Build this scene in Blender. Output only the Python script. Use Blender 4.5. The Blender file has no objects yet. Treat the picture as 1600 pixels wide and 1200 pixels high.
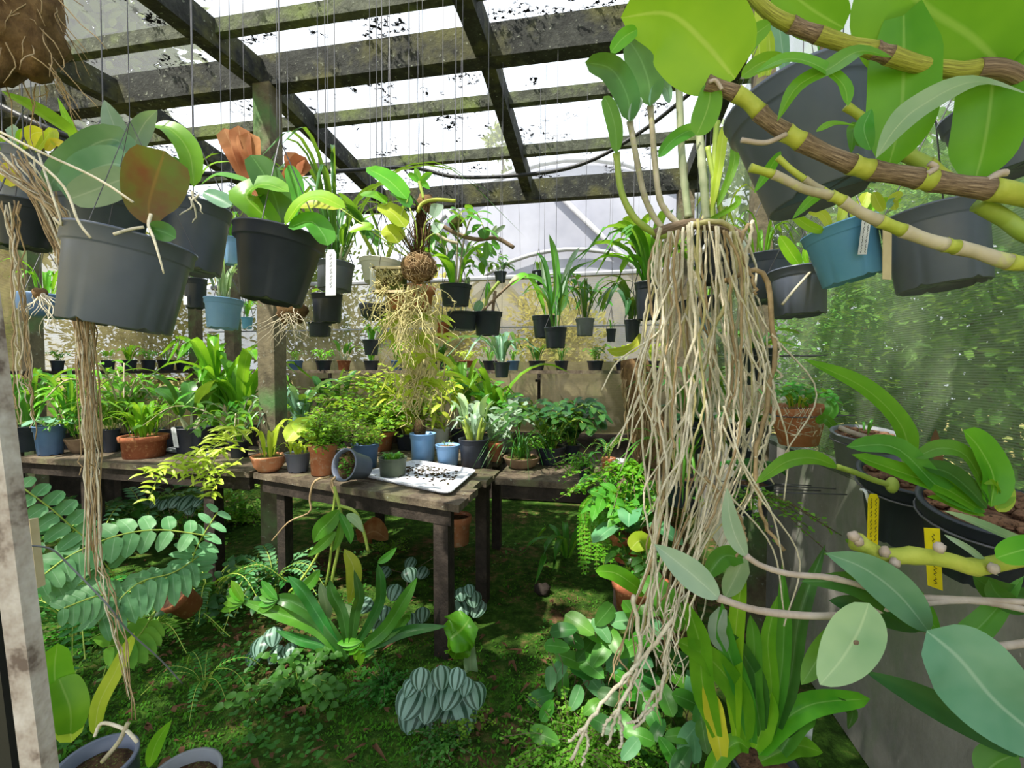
import bpy, math, random
from mathutils import Vector, Matrix, noise
V = Vector
PI = math.pi
SC = bpy.context.scene
COL = SC.collection
F = 720.0                      # focal length in pixels of the 1600x1200 frame
EYE = V((0, 0, 1.4)); PITCH = math.radians(-2.0)
FWD = V((0, math.cos(PITCH), math.sin(PITCH))); UPV = V((0, -math.sin(PITCH), math.cos(PITCH))); RGT = V((1, 0, 0))
def ray(u, v): return FWD + RGT * ((u - 800) / F) + UPV * ((600 - v) / F)
def A(u, v, d): return EYE + ray(u, v) * d
def onz(u, v, z):              # the point of a horizontal plane seen at a pixel, and its depth
    r = ray(u, v); d = (z - EYE.z) / r.z
    return EYE + r * d, d
YAW = math.radians(10.5)
AX = V((math.sin(YAW), math.cos(YAW), 0)); LX = V((math.cos(YAW), -math.sin(YAW), 0))
def S(l, s, z=0): return LX * l + AX * s + V((0, 0, z))     # the building's own axes
def onl(u, v, l):              # the point of the plane l = const
    r = ray(u, v); d = (l - LX.dot(EYE)) / LX.dot(r)
    return EYE + r * d, d
def ons(u, v, s):
    r = ray(u, v); d = s / AX.dot(r)
    return EYE + r * d, d
def lin(h):
    h = h.lstrip('#'); c = [int(h[i:i + 2], 16) / 255 for i in (0, 2, 4)]
    return tuple(x / 12.92 if x <= .04045 else ((x + .055) / 1.055) ** 2.4 for x in c)

# ---------------------------------------------------------------- mesh builder
class MB:
    def __init__(s): s.v = []; s.f = []; s.uv = []
    def face(s, idx, uvs=None):
        s.f.append(tuple(idx)); s.uv.append(uvs or [(0, 0)] * len(idx))
    def box(s, c, ax, ay, az, uvs=1.0):
        o = len(s.v)
        for k in (-1, 1):
            for j in (-1, 1):
                for i in (-1, 1): s.v.append(c + ax * i + ay * j + az * k)
        for q in ((0, 2, 3, 1), (4, 5, 7, 6), (0, 1, 5, 4), (2, 6, 7, 3), (0, 4, 6, 2), (1, 3, 7, 5)):
            s.face([o + i for i in q], [(0, 0), (1, 0), (1, 1), (0, 1)])
    def beam(s, a, b, w, h, up=V((0, 0, 1)), off=V((0, 0, 0))):
        t = (b - a).normalized(); side = t.cross(up).normalized(); u2 = side.cross(t)
        s.box((a + b) / 2 + off, side * (w / 2), (b - a) / 2, u2 * (h / 2))
    def tube(s, pts, r, n=6, cap=True, jit=0, rng=None):
        pts = [V(p) for p in pts]; m = len(pts)
        rs = [r(i / (m - 1)) if callable(r) else (r[i] if isinstance(r, (list, tuple)) else r) for i in range(m)]
        t0 = (pts[1] - pts[0]).normalized()
        nn = t0.cross(V((.31, .17, .93)));
        if nn.length < .05: nn = t0.cross(V((1, 0, 0)))
        nn.normalize(); o = len(s.v)
        for i in range(m):
            t = (pts[min(i + 1, m - 1)] - pts[max(i - 1, 0)])
            if t.length > 1e-9: t.normalize()
            else: t = t0
            nn = (nn - t * nn.dot(t)); nn.normalize(); b = t.cross(nn)
            for k in range(n):
                a = 2 * PI * k / n; rr = rs[i] * (1 + (rng.uniform(-jit, jit) if jit else 0))
                s.v.append(pts[i] + (nn * math.cos(a) + b * math.sin(a)) * rr)
        for i in range(m - 1):
            for k in range(n):
                k2 = (k + 1) % n
                s.face((o + i * n + k, o + i * n + k2, o + (i + 1) * n + k2, o + (i + 1) * n + k),
                       [(k / n, i / (m - 1)), ((k + 1) / n, i / (m - 1)), ((k + 1) / n, (i + 1) / (m - 1)), (k / n, (i + 1) / (m - 1))])
        if cap:
            s.face([o + k for k in range(n)][::-1]); s.face([o + (m - 1) * n + k for k in range(n)])
    def lathe(s, c, prof, n=28, axis=None, sx=1.0, notch=None, close=False, rot=0):
        """prof: [(r, z)]; axis: (x, y, z) frame vectors"""
        ex, ey, ez = axis or (V((1, 0, 0)), V((0, 1, 0)), V((0, 0, 1)))
        o = len(s.v); m = len(prof)
        for i, (r, z) in enumerate(prof):
            for k in range(n):
                a = 2 * PI * k / n + rot; zz = z
                if notch and i < notch[0] and k % notch[1] == 0: zz += notch[2]
                s.v.append(c + ex * (r * math.cos(a) * sx) + ey * (r * math.sin(a)) + ez * zz)
        for i in range(m - 1):
            for k in range(n):
                k2 = (k + 1) % n
                s.face((o + i * n + k, o + i * n + k2, o + (i + 1) * n + k2, o + (i + 1) * n + k),
                       [(k / n, i / (m - 1)), ((k + 1) / n, i / (m - 1)), ((k + 1) / n, (i + 1) / (m - 1)), (k / n, (i + 1) / (m - 1))])
        if close: s.face([o + (m - 1) * n + k for k in range(n)])
    def leaf(s, pts, w, prof, nrm, fold=.25, seg=10, nx=2, wave=0, ph=0, twist=0, curl=0):
        P = spline(pts, seg); o = len(s.v); m = len(P); nc = 2 * nx + 1
        nrm = V(nrm)
        for i in range(m):
            x = i / (m - 1)
            t = (P[min(i + 1, m - 1)] - P[max(i - 1, 0)])
            if t.length < 1e-9: t = V((0, 0, 1))
            t.normalize(); side = t.cross(nrm)
            if side.length < 1e-4: side = t.cross(V((.3, .5, .8)))
            side.normalize(); nn = side.cross(t)
            if twist:
                a = twist * x; side, nn = side * math.cos(a) + nn * math.sin(a), nn * math.cos(a) - side * math.sin(a)
            hw = max(w * .5 * prof(x), 1e-5)
            for k in range(nc):
                q = (k - nx) / nx
                s.v.append(P[i] + side * (q * hw) + nn * (fold * abs(q) * hw - curl * q * q * hw + (wave * hw * math.sin(x * 11 + ph + (0 if q > 0 else 1.5)) * abs(q) if wave else 0)))
        for i in range(m - 1):
            for k in range(nc - 1):
                s.face((o + i * nc + k, o + i * nc + k + 1, o + (i + 1) * nc + k + 1, o + (i + 1) * nc + k),
                       [(k / (nc - 1), i / (m - 1)), ((k + 1) / (nc - 1), i / (m - 1)), ((k + 1) / (nc - 1), (i + 1) / (m - 1)), (k / (nc - 1), (i + 1) / (m - 1))])
    def blade(s, p, d, n, l, w):      # a small six-point leaflet
        d = V(d).normalized(); sd = d.cross(V(n));
        if sd.length < 1e-4: sd = d.cross(V((.4, .2, .9)))
        sd.normalize(); nn = sd.cross(d); o = len(s.v); p = V(p)
        for a, b, c in ((0, 0, 0), (.3, .42, .06), (.68, .4, .02), (1, 0, -.08), (.68, -.4, .02), (.3, -.42, .06)):
            s.v.append(p + d * (a * l) + sd * (b * w) + nn * (c * l))
        s.face((o, o + 1, o + 2, o + 3), [(.5, 0), (1, .3), (1, .7), (.5, 1)]); s.face((o, o + 3, o + 4, o + 5), [(.5, 0), (.5, 1), (0, .7), (0, .3)])
    def ball(s, c, rx, ry=None, rz=None, n=14, m=9, jit=0, seed=0, fr=2.0):
        ry = ry or rx; rz = rz or rx; o = len(s.v)
        for i in range(m + 1):
            th = PI * i / m
            for k in range(n):
                a = 2 * PI * k / n; d = V((math.sin(th) * math.cos(a), math.sin(th) * math.sin(a), math.cos(th)))
                q = 1 + (jit * noise.noise(d * fr + V((seed * 3.1, seed, 7))) if jit else 0)
                s.v.append(V(c) + V((d.x * rx, d.y * ry, d.z * rz)) * q)
        for i in range(m):
            for k in range(n):
                k2 = (k + 1) % n
                s.face((o + i * n + k, o + (i + 1) * n + k, o + (i + 1) * n + k2, o + i * n + k2),
                       [(k / n, i / m), (k / n, (i + 1) / m), ((k + 1) / n, (i + 1) / m), ((k + 1) / n, i / m)])
    def build(s, name, mat, parent=None, root=None, smooth=True):
        me = bpy.data.meshes.new(name)
        off = root if root is not None else V((0, 0, 0))
        me.from_pydata([tuple(p - off) for p in s.v], [], s.f)
        uv = me.uv_layers.new(name='UVMap')
        flat = [c for fu in s.uv for q in fu for c in q]
        uv.data.foreach_set('uv', flat)
        if smooth: me.polygons.foreach_set('use_smooth', [True] * len(me.polygons))
        me.materials.append(mat); me.update()
        ob = bpy.data.objects.new(name, me); COL.objects.link(ob)
        if parent is not None: ob.parent = parent
        return ob
def spline(pts, seg):
    pts = [V(p) for p in pts]
    if len(pts) == 2: return [pts[0].lerp(pts[1], i / seg) for i in range(seg + 1)]
    q = [pts[0] * 2 - pts[1]] + pts + [pts[-1] * 2 - pts[-2]]; out = []; n = len(pts) - 1
    for i in range(seg + 1):
        x = i / seg * n; k = min(int(x), n - 1); t = x - k
        a, b, c, d = q[k], q[k + 1], q[k + 2], q[k + 3]
        out.append((b * 2 + (c - a) * t + (a * 2 - b * 5 + c * 4 - d) * t * t + (b * 3 - a - c * 3 + d) * t ** 3) * .5)
    return out
def P_(a, b):
    mx = (a / (a + b)) ** a * (b / (a + b)) ** b
    return lambda t: (t ** a) * ((1 - t) ** b) / mx if 0 < t < 1 else 0.0
lance = P_(.7, .9); oblong = P_(.42, .42); ovate = P_(.5, .8); obov = P_(.9, .45)
def strap(t): return min(1, .45 + t * 2.2) * (1 if t < .6 else max(0, 1 - ((t - .6) / .4) ** 2.2))
def rounded(t): return math.sqrt(max(0, 1 - (2 * t - 1) ** 2)) ** .85 if 0 < t < 1 else 0

# ---------------------------------------------------------------- materials
def newmat(name):
    m = bpy.data.materials.new(name); m.use_nodes = True; nt = m.node_tree; nt.nodes.clear()
    return m, nt, nt.nodes.new('ShaderNodeOutputMaterial')
def N(nt, t, **kw):
    n = nt.nodes.new(t)
    for k, v in kw.items():
        if k.startswith('i_'): n.inputs[k[2:].replace('_', ' ')].default_value = v
        else: setattr(n, k, v)
    return n
def ramp(nt, fac, stops):
    r = nt.nodes.new('ShaderNodeValToRGB'); el = r.color_ramp.elements
    while len(el) > 1: el.remove(el[0])
    el[0].position = stops[0][0]; el[0].color = (*stops[0][1], 1)
    for p, c in stops[1:]:
        e = el.new(p); e.color = (*c, 1)
    nt.links.new(fac, r.inputs['Fac']); return r.outputs['Color']
def mixc(nt, fac, a, b, mode='MIX'):
    m = nt.nodes.new('ShaderNodeMix'); m.data_type = 'RGBA'; m.blend_type = mode
    for s, val in ((m.inputs['Factor'], fac), (m.inputs[6], a), (m.inputs[7], b)):
        if hasattr(val, 'is_linked') or hasattr(val, 'links'): nt.links.new(val, s)
        elif isinstance(val, (int, float)): s.default_value = val
        else: s.default_value = (*val, 1)
    return m.outputs[2]
def mth(nt, op, a, b=0.0, c=None):
    m = nt.nodes.new('ShaderNodeMath'); m.operation = op
    for s, val in zip(m.inputs, (a, b, c)):
        if val is None: continue
        if isinstance(val, (int, float)): s.default_value = val
        else: nt.links.new(val, s)
    return m.outputs[0]
def noi(nt, scale, detail=3, rough=.55, coord='Object', mapscale=None):
    tc = nt.nodes.new('ShaderNodeTexCoord'); n = nt.nodes.new('ShaderNodeTexNoise')
    n.inputs['Scale'].default_value = scale; n.inputs['Detail'].default_value = detail; n.inputs['Roughness'].default_value = rough
    src = tc.outputs[coord]
    if mapscale:
        mp = nt.nodes.new('ShaderNodeMapping'); mp.inputs['Scale'].default_value = mapscale; nt.links.new(src, mp.inputs[0]); src = mp.outputs[0]
    nt.links.new(src, n.inputs['Vector']); return n.outputs[0]
def bump(nt, h, strength=.3, dist=.01):
    b = nt.nodes.new('ShaderNodeBump'); b.inputs['Strength'].default_value = strength; b.inputs['Distance'].default_value = dist
    nt.links.new(h, b.inputs['Height']); return b.outputs[0]
def pbr(nt, out, col, rough=.5, nrm=None, spec=.5, metal=0):
    p = nt.nodes.new('ShaderNodeBsdfPrincipled')
    if isinstance(col, tuple): p.inputs['Base Color'].default_value = (*col, 1)
    else: nt.links.new(col, p.inputs['Base Color'])
    p.inputs['Roughness'].default_value = rough; p.inputs['Specular IOR Level'].default_value = spec; p.inputs['Metallic'].default_value = metal
    if nrm is not None: nt.links.new(nrm, p.inputs['Normal'])
    if out: nt.links.new(p.outputs[0], out.inputs[0])
    return p
def simple(name, c1, c2=None, scale=8, rough=.6, bmp=0, spec=.4, stops=(.35, .65), mapscale=None, c3=None, detail=4):
    m, nt, out = newmat(name); c1 = lin(c1)
    col = c1; n = None
    if c2 or bmp: n = noi(nt, scale, detail, .6, 'Object', mapscale)
    if c2: col = ramp(nt, n, [(stops[0], c1), (stops[1], lin(c2))])
    if c3:
        n2 = noi(nt, scale * 4.3, 4, .6, 'Object'); col = mixc(nt, ramp(nt, n2, [(.55, (0, 0, 0)), (.66, (1, 1, 1))]), col, lin(c3))
    pbr(nt, out, col, rough, bump(nt, n, bmp, .01) if bmp else None, spec); return m
def leafmat(name, c1, c2, rib=None, tr=.35, rough=.38, scale=9, spec=.36, stripes=None, ribw=.035, tcol=None, vein=0):
    m, nt, out = newmat(name)
    col = ramp(nt, noi(nt, scale, 3, .6), [(.32, lin(c1)), (.68, lin(c2))])
    tc = nt.nodes.new('ShaderNodeTexCoord'); sp = nt.nodes.new('ShaderNodeSeparateXYZ'); nt.links.new(tc.outputs['UV'], sp.inputs[0])
    d = mth(nt, 'ABSOLUTE', mth(nt, 'SUBTRACT', sp.outputs[0], .5))
    if stripes:
        # pale bands fanning from the stalk between dark veins
        q = mth(nt, 'SINE', mth(nt, 'MULTIPLY', mth(nt, 'MULTIPLY', d, 2.0), 13.0))
        col = mixc(nt, ramp(nt, mth(nt, 'MULTIPLY_ADD', q, .5, .5), [(.35, (0, 0, 0)), (.6, (1, 1, 1))]), lin(stripes), col)
    if vein:
        w = mth(nt, 'SINE', mth(nt, 'MULTIPLY', sp.outputs[0], 60.0))
        col = mixc(nt, mth(nt, 'MULTIPLY', mth(nt, 'MULTIPLY_ADD', w, .5, .5), vein), col, lin(c2))
    if rib: col = mixc(nt, ramp(nt, d, [(ribw * .3, (.55, .55, .55)), (ribw, (0, 0, 0))]), col, lin(rib))
    oi = nt.nodes.new('ShaderNodeObjectInfo')
    hs = nt.nodes.new('ShaderNodeHueSaturation'); nt.links.new(col, hs.inputs['Color'])
    nt.links.new(mth(nt, 'MULTIPLY_ADD', oi.outputs['Random'], .03, .485), hs.inputs['Hue']); nt.links.new(mth(nt, 'MULTIPLY_ADD', oi.outputs['Random'], .3, .85), hs.inputs['Value'])
    col = hs.outputs[0]
    p = pbr(nt, None, col, rough, None, spec)
    t = nt.nodes.new('ShaderNodeBsdfTranslucent')
    nt.links.new(mixc(nt, .55, col, lin(tcol) if tcol else lin('#a8cc30')), t.inputs[0])
    mx = nt.nodes.new('ShaderNodeMixShader'); mx.inputs[0].default_value = tr
    nt.links.new(p.outputs[0], mx.inputs[1]); nt.links.new(t.outputs[0], mx.inputs[2]); nt.links.new(mx.outputs[0], out.inputs[0])
    return m
M = {}
M['lime'] = leafmat('leaf_lime', '#6fae1c', '#9acb2c', '#c6dd6a', .45, .35)
M['bright'] = leafmat('leaf_bright_green', '#4e9a1e', '#74b82a', '#a5cf63', .42, .34)
M['mid'] = leafmat('leaf_mid_green', '#3d7f24', '#5a9c34', '#8ab86a', .36, .36)
M['dark'] = leafmat('leaf_dark_green', '#23571e', '#3a7430', '#5f9152', .28, .34)
M['deep'] = leafmat('leaf_deep_green', '#1d4a24', '#2d6233', None, .25, .4)
M['blue'] = leafmat('leaf_blue_green', '#5a8f70', '#7fa88c', '#a8c4ae', .22, .32)
M['grey'] = leafmat('leaf_grey_green', '#7d9c86', '#a3b8a0', '#bccab4', .25, .36)
M['pale'] = leafmat('leaf_pale_green', '#87a97a', '#a8c090', '#c0cf9f', .3, .4)
M['yellow'] = leafmat('leaf_yellow', '#d2c22a', '#e6d743', '#eadf88', .45, .45)
M['ylime'] = leafmat('leaf_yellow_green', '#a8bf2c', '#cfd850', '#e2e68f', .5, .4)
M['fern'] = leafmat('fern_green', '#5a9a2c', '#88bc3c', None, .42, .5)
M['fernblue'] = leafmat('fern_blue_green', '#4c8a56', '#77ad78', '#9fc79a', .3, .45)
M['moss'] = leafmat('moss_green', '#2c6016', '#4f8a22', None, .25, .7, spec=.15)
M['cover'] = leafmat('cover_green', '#235518', '#407a2a', None, .25, .5, spec=.3)
M['pep'] = leafmat('peperomia_silver', '#6f9280', '#8aa898', None, .15, .36, stripes='#2a4a38')
M['red'] = leafmat('leaf_red_brown', '#6b3d1c', '#5a7a1c', '#8d6a2a', .3, .38, scale=14, tcol='#a0601c')
M['dry'] = leafmat('dry_frond', '#8a4f2c', '#b98a5e', '#d0a87a', .35, .8, spec=.1, tcol='#c07038')
M['dead'] = leafmat('dead_leaf', '#523a2a', '#785a44', None, .2, .8, spec=.1, tcol='#a06a3a')
M['tree'] = leafmat('tree_leaf', '#50692e', '#838f48', None, .3, .6, scale=.8, spec=.2, tcol='#a0a850')
M['treed'] = leafmat('hedge_leaf', '#458432', '#82b854', None, .35, .5, scale=1.2, spec=.3)
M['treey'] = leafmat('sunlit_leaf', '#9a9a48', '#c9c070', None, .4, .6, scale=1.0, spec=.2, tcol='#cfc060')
M['black'] = simple('black_plastic', '#565e70', '#697184', 5, .34, spec=.5, stops=(.3, .7))
M['black2'] = simple('black_plastic_new', '#2c313c', '#3a404d', 6, .38, spec=.45)
M['greypot'] = simple('grey_plastic', '#80848a', '#6c7076', 6, .5)
M['bluepot'] = simple('blue_plastic', '#6f9ccc', '#80aad4', 6, .42, spec=.5)
M['tealpot'] = simple('teal_plastic', '#5e9ccc', '#6aa6d2', 6, .4, spec=.5)
M['slate'] = simple('slate_blue_plastic', '#5d7ba4', '#4e6c94', 6, .45)
M['white'] = simple('white_plastic', '#e4e6ea', '#d4d8de', 6, .45)
M['terra'] = simple('terracotta', '#b5704c', '#c98a66', 9, .85, .2, .2, c3='#c9a084')
M['terrad'] = simple('old_terracotta', '#94543a', '#a9694a', 12, .85, .25, .2, c3='#c08a62')
M['brownbowl'] = simple('brown_bowl', '#6d5846', '#84705a', 12, .8, .2, .2)
M['greenbowl'] = simple('green_grey_bowl', '#4a5347', '#59624f', 10, .6, .1, .3)
M['bark'] = simple('bark_chips', '#5c4334', '#8d6a52', 28, .85, .8, .2, c3='#3c2a20')
M['soil'] = simple('dark_soil', '#2b2018', '#4d3a2a', 40, .95, .8, .1, c3='#5d6a34')
M['mosstop'] = simple('mossy_soil', '#4c5f26', '#5a4330', 35, .95, .8, .1)
M['root'] = simple('aerial_root', '#c8bda4', '#e8dfca', 30, .75, .25, .2, c3='#c6be9c')
M['rootb'] = simple('brown_root', '#97805f', '#b8a07c', 30, .8, .25, .2)
M['rootg'] = simple('green_root', '#b4ac72', '#cfc494', 30, .7, .2, .2)
M['fibre'] = simple('root_fibre', '#5a4632', '#7d6446', 40, .95, .6, .1)
M['cane'] = simple('cane_pale', '#c2b8a0', '#9c9276', 14, .6, .3, .3, c3='#b3b477')
def streak(name, a, b, c):
    m, nt, out = newmat(name)
    n1 = noi(nt, 1.0, 4, .65, 'UV', (26, 2.2, 1)); n2 = noi(nt, 40, 3, .6)
    col = ramp(nt, n1, [(.34, lin(a)), (.52, lin(b)), (.68, lin(c))])
    pbr(nt, out, col, .75, bump(nt, n1, .5, .002), .25); return m
M['canebrown'] = streak('cane_brown', '#4a3d31', '#7d6a56', '#a5927a')
M['caneolive'] = streak('cane_olive', '#6e6a30', '#94983c', '#b4b25a')
M['canegreen'] = simple('cane_green', '#98a63a', '#b0b64c', 26, .5, .3, .3)
M['pinkcane'] = simple('cane_pink_grey', '#bcaea2', '#a08f80', 30, .55, .2, .4)
M['bulb'] = simple('pseudobulb', '#8f9c78', '#a9ac8c', 14, .6, .3, .3)
M['stem'] = simple('green_stem', '#86a03c', '#a3b452', 14, .5, .1, .4)
M['wire'] = simple('galvanised_wire', '#5f5f66', '#47474e', 20, .45, spec=.6)
M['hose'] = simple('black_hose', '#1c1d20', None, 10, .5)
M['tagw'] = simple('white_tag', '#dfe1e4', '#cfd3d8', 30, .5)
M['tagy'] = simple('yellow_tag', '#f0dc10', '#e2cc10', 30, .5)
M['tagc'] = simple('wooden_tag', '#cdb991', '#dccba6', 20, .7)
M['ink'] = simple('ink', '#23262c', None, 10, .6)
M['styro'] = simple('white_tray', '#d9dbe2', '#c4c8d2', 12, .7, .1, .3, c3='#a9a89e')
def woodmat(name, a, b, c, moss=None, rough=.85, sc=3.0):
    m, nt, out = newmat(name)
    g = noi(nt, sc * 4, 6, .7); g2 = noi(nt, sc, 4, .65); g3 = noi(nt, sc * 14, 3, .6)
    col = ramp(nt, g, [(.3, lin(a)), (.55, lin(b)), (.8, lin(c))])
    if moss:
        col = mixc(nt, ramp(nt, g2, [(.5, (0, 0, 0)), (.66, (1, 1, 1))]), col, lin(moss))
        col = mixc(nt, ramp(nt, g3, [(.64, (0, 0, 0)), (.7, (.6, .6, .6))]), col, lin('#8d9284'))
    pbr(nt, out, col, rough, bump(nt, g3, .6, .01), .25); return m
M['beam'] = woodmat('beam_wood', '#1a1b1a', '#2e302d', '#52544e', '#4a4a2c')
M['beamg'] = woodmat('purlin_wood', '#2c2f28', '#4c5044', '#6d705e', '#5d6a3a')
M['post'] = woodmat('post_wood', '#443f33', '#655d4a', '#857a62', '#4f6e42', sc=2)
M['bench'] = woodmat('bench_wood', '#3a3129', '#63584a', '#8a7d6a', '#5d5f42')
M['leg'] = woodmat('leg_wood', '#211c19', '#332c27', '#4a4038', None)
M['paintpost'] = woodmat('peeling_paint', '#8a8078', '#b5ada6', '#cfc8c2', None, .8, 5)
def peel():
    m, nt, out = newmat('peeling_white_paint')
    n1 = noi(nt, 9, 5, .7); n2 = noi(nt, 40, 3, .6)
    col = ramp(nt, n1, [(.4, lin('#6e6058')), (.47, lin('#a79b92')), (.6, lin('#c6bfb9'))])
    pbr(nt, out, col, .8, bump(nt, n2, .5, .004), .2); return m
M['peel'] = peel()
# ---------------------------------------------------------------- things and parts
def prop(o, label=None, cat=None, group=None, kind=None):
    if label: o['label'] = label
    if cat: o['category'] = cat
    if group: o['group'] = group
    if kind: o['kind'] = kind
    return o
class T:
    def __init__(s, name, label, cat, base, group=None):
        s.o = bpy.data.objects.new(name, None); COL.objects.link(s.o); s.b = V(base); s.o.location = s.b
        s.o.empty_display_size = .05; prop(s.o, label, cat, group)
    def part(s, name, mb, mat, parent=None, label=None, smooth=True):
        if not mb.v: return None
        o = mb.build(name, M[mat] if isinstance(mat, str) else mat, parent or s.o, s.b, smooth)
        if label: o['label'] = label
        return o
def one(name, mb, mat, label, cat, group=None, smooth=True, kind=None):
    return prop(mb.build(name, M[mat] if isinstance(mat, str) else mat, None, None, smooth), label, cat, group, kind)
def struct(name, mb, mat, smooth=False):
    return prop(mb.build(name, M[mat] if isinstance(mat, str) else mat, None, None, smooth), kind='structure')

# ---------------------------------------------------------------- setting materials
def groundmat():
    m, nt, out = newmat('mossy_ground')
    n1 = noi(nt, 1.1, 4, .6); n2 = noi(nt, 14, 5, .7); n3 = noi(nt, 60, 3, .7)
    moss = ramp(nt, n2, [(.3, lin('#1f2e10')), (.5, lin('#33501a')), (.72, lin('#547a2a'))])
    soil = ramp(nt, n2, [(.3, lin('#2e2119')), (.55, lin('#56402f')), (.75, lin('#7c6248'))])
    f = ramp(nt, mth(nt, 'MULTIPLY_ADD', n2, .5, mth(nt, 'MULTIPLY', n1, .6)), [(.55, (0, 0, 0)), (.66, (1, 1, 1))])
    pbr(nt, out, mixc(nt, f, moss, soil), .95, bump(nt, mth(nt, 'ADD', n2, mth(nt, 'MULTIPLY', n3, .5)), .9, .02), .1); return m
M['ground'] = groundmat()
def outmat():
    m, nt, out = newmat('dry_grass_bank')
    n1 = noi(nt, .9, 4, .6); n2 = noi(nt, 7, 6, .75)
    c = ramp(nt, n2, [(.32, lin('#6d6438')), (.5, lin('#b5a468')), (.68, lin('#e2d6a0'))])
    g = ramp(nt, n2, [(.3, lin('#5c7030')), (.7, lin('#a5b060'))])
    pbr(nt, out, mixc(nt, ramp(nt, n1, [(.5, (0, 0, 0)), (.65, (1, 1, 1))]), c, g), .95, bump(nt, n2, .8, .05), .1); return m
M['outside'] = outmat()
def netmat(name, c1, c2, alpha, line=700, tr=.5, blot=2.5, vert=False, wash=None):
    """woven shade cloth: threads let part of the light straight through"""
    m, nt, out = newmat(name)
    n = noi(nt, blot, 5, .65); col = ramp(nt, n, [(.35, lin(c1)), (.65, lin(c2))])
    if wash: col = mixc(nt, ramp(nt, noi(nt, blot * 2.3, 6, .7, 'Object', (1, 1, .35)), [(.5, (0, 0, 0)), (.7, (1, 1, 1))]), col, lin(wash))
    d = nt.nodes.new('ShaderNodeBsdfDiffuse'); nt.links.new(col, d.inputs[0])
    t = nt.nodes.new('ShaderNodeBsdfTranslucent'); nt.links.new(col, t.inputs[0])
    a = nt.nodes.new('ShaderNodeMixShader'); a.inputs[0].default_value = tr
    nt.links.new(d.outputs[0], a.inputs[1]); nt.links.new(t.outputs[0], a.inputs[2])
    tp = nt.nodes.new('ShaderNodeBsdfTransparent')
    tc = nt.nodes.new('ShaderNodeTexCoord'); sp = nt.nodes.new('ShaderNodeSeparateXYZ'); nt.links.new(tc.outputs['Object'], sp.inputs[0])
    w = mth(nt, 'SINE', mth(nt, 'MULTIPLY', sp.outputs[2], float(line)))
    fac = mth(nt, 'MULTIPLY_ADD', w, .16, mth(nt, 'MULTIPLY_ADD', n, .5, alpha - .25))
    b = nt.nodes.new('ShaderNodeMixShader'); nt.links.new(fac, b.inputs[0])
    nt.links.new(tp.outputs[0], b.inputs[1]); nt.links.new(a.outputs[0], b.inputs[2]); nt.links.new(b.outputs[0], out.inputs[0]); return m
M['netgreen'] = netmat('green_shade_net', '#6b7d66', '#9fae92', .62, 900, .55, 2.0, wash='#969c8c')
M['netbeige'] = netmat('weathered_net', '#857d5e', '#b8ae88', .66, 700, .6, 2.6, wash='#707e4a')
def sheetmat():
    m, nt, out = newmat('clear_roof_sheet')
    n1 = noi(nt, 2.6, 2, .5); n2 = noi(nt, 26, 3, .75); n3 = noi(nt, 7, 2, .5)
    f = mth(nt, 'MULTIPLY', ramp(nt, n1, [(.55, (0, 0, 0)), (.6, (1, 1, 1))]), ramp(nt, n2, [(.52, (0, 0, 0)), (.56, (1, 1, 1))]))
    g = mth(nt, 'MULTIPLY', ramp(nt, n3, [(.64, (0, 0, 0)), (.67, (1, 1, 1))]), ramp(nt, n2, [(.5, (0, 0, 0)), (.54, (1, 1, 1))]))
    f = mth(nt, 'MAXIMUM', f, g)
    tp = nt.nodes.new('ShaderNodeBsdfTransparent'); tp.inputs[0].default_value = (.95, .96, .98, 1)
    tl = nt.nodes.new('ShaderNodeBsdfTranslucent'); tl.inputs[0].default_value = (.9, .92, .96, 1)
    a = nt.nodes.new('ShaderNodeMixShader'); a.inputs[0].default_value = .09
    nt.links.new(tp.outputs[0], a.inputs[1]); nt.links.new(tl.outputs[0], a.inputs[2])
    d = nt.nodes.new('ShaderNodeBsdfDiffuse'); d.inputs[0].default_value = (*lin('#24242c'), 1)
    b = nt.nodes.new('ShaderNodeMixShader'); nt.links.new(f, b.inputs[0]); nt.links.new(a.outputs[0], b.inputs[1]); nt.links.new(d.outputs[0], b.inputs[2])
    nt.links.new(b.outputs[0], out.inputs[0]); return m
M['sheet'] = sheetmat()
def filmmat():
    m, nt, out = newmat('white_film')
    c = ramp(nt, noi(nt, .8, 4, .6), [(.35, lin('#a6a8b8')), (.65, lin('#c4c6d4'))])
    d = nt.nodes.new('ShaderNodeBsdfDiffuse'); nt.links.new(c, d.inputs[0]); t = nt.nodes.new('ShaderNodeBsdfTranslucent'); nt.links.new(c, t.inputs[0])
    a = nt.nodes.new('ShaderNodeMixShader'); a.inputs[0].default_value = .45; nt.links.new(d.outputs[0], a.inputs[1]); nt.links.new(t.outputs[0], a.inputs[2])
    nt.links.new(a.outputs[0], out.inputs[0]); return m
M['film'] = filmmat()
M['pipe'] = simple('grey_pipe', '#8d8f98', '#a4a6ae', 5, .5)
def concmat(name, a, b, c, s=3):
    m, nt, out = newmat(name)
    n1 = noi(nt, s, 5, .7); n2 = noi(nt, s * 9, 4, .6, 'Object', (1, 1, .5)); 
    col = ramp(nt, n1, [(.32, lin(a)), (.68, lin(b))])
    col = mixc(nt, ramp(nt, n2, [(.68, (0, 0, 0)), (.73, (1, 1, 1))]), col, lin(c))
    pbr(nt, out, col, .9, bump(nt, n2, .3, .01), .2); return m
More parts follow.
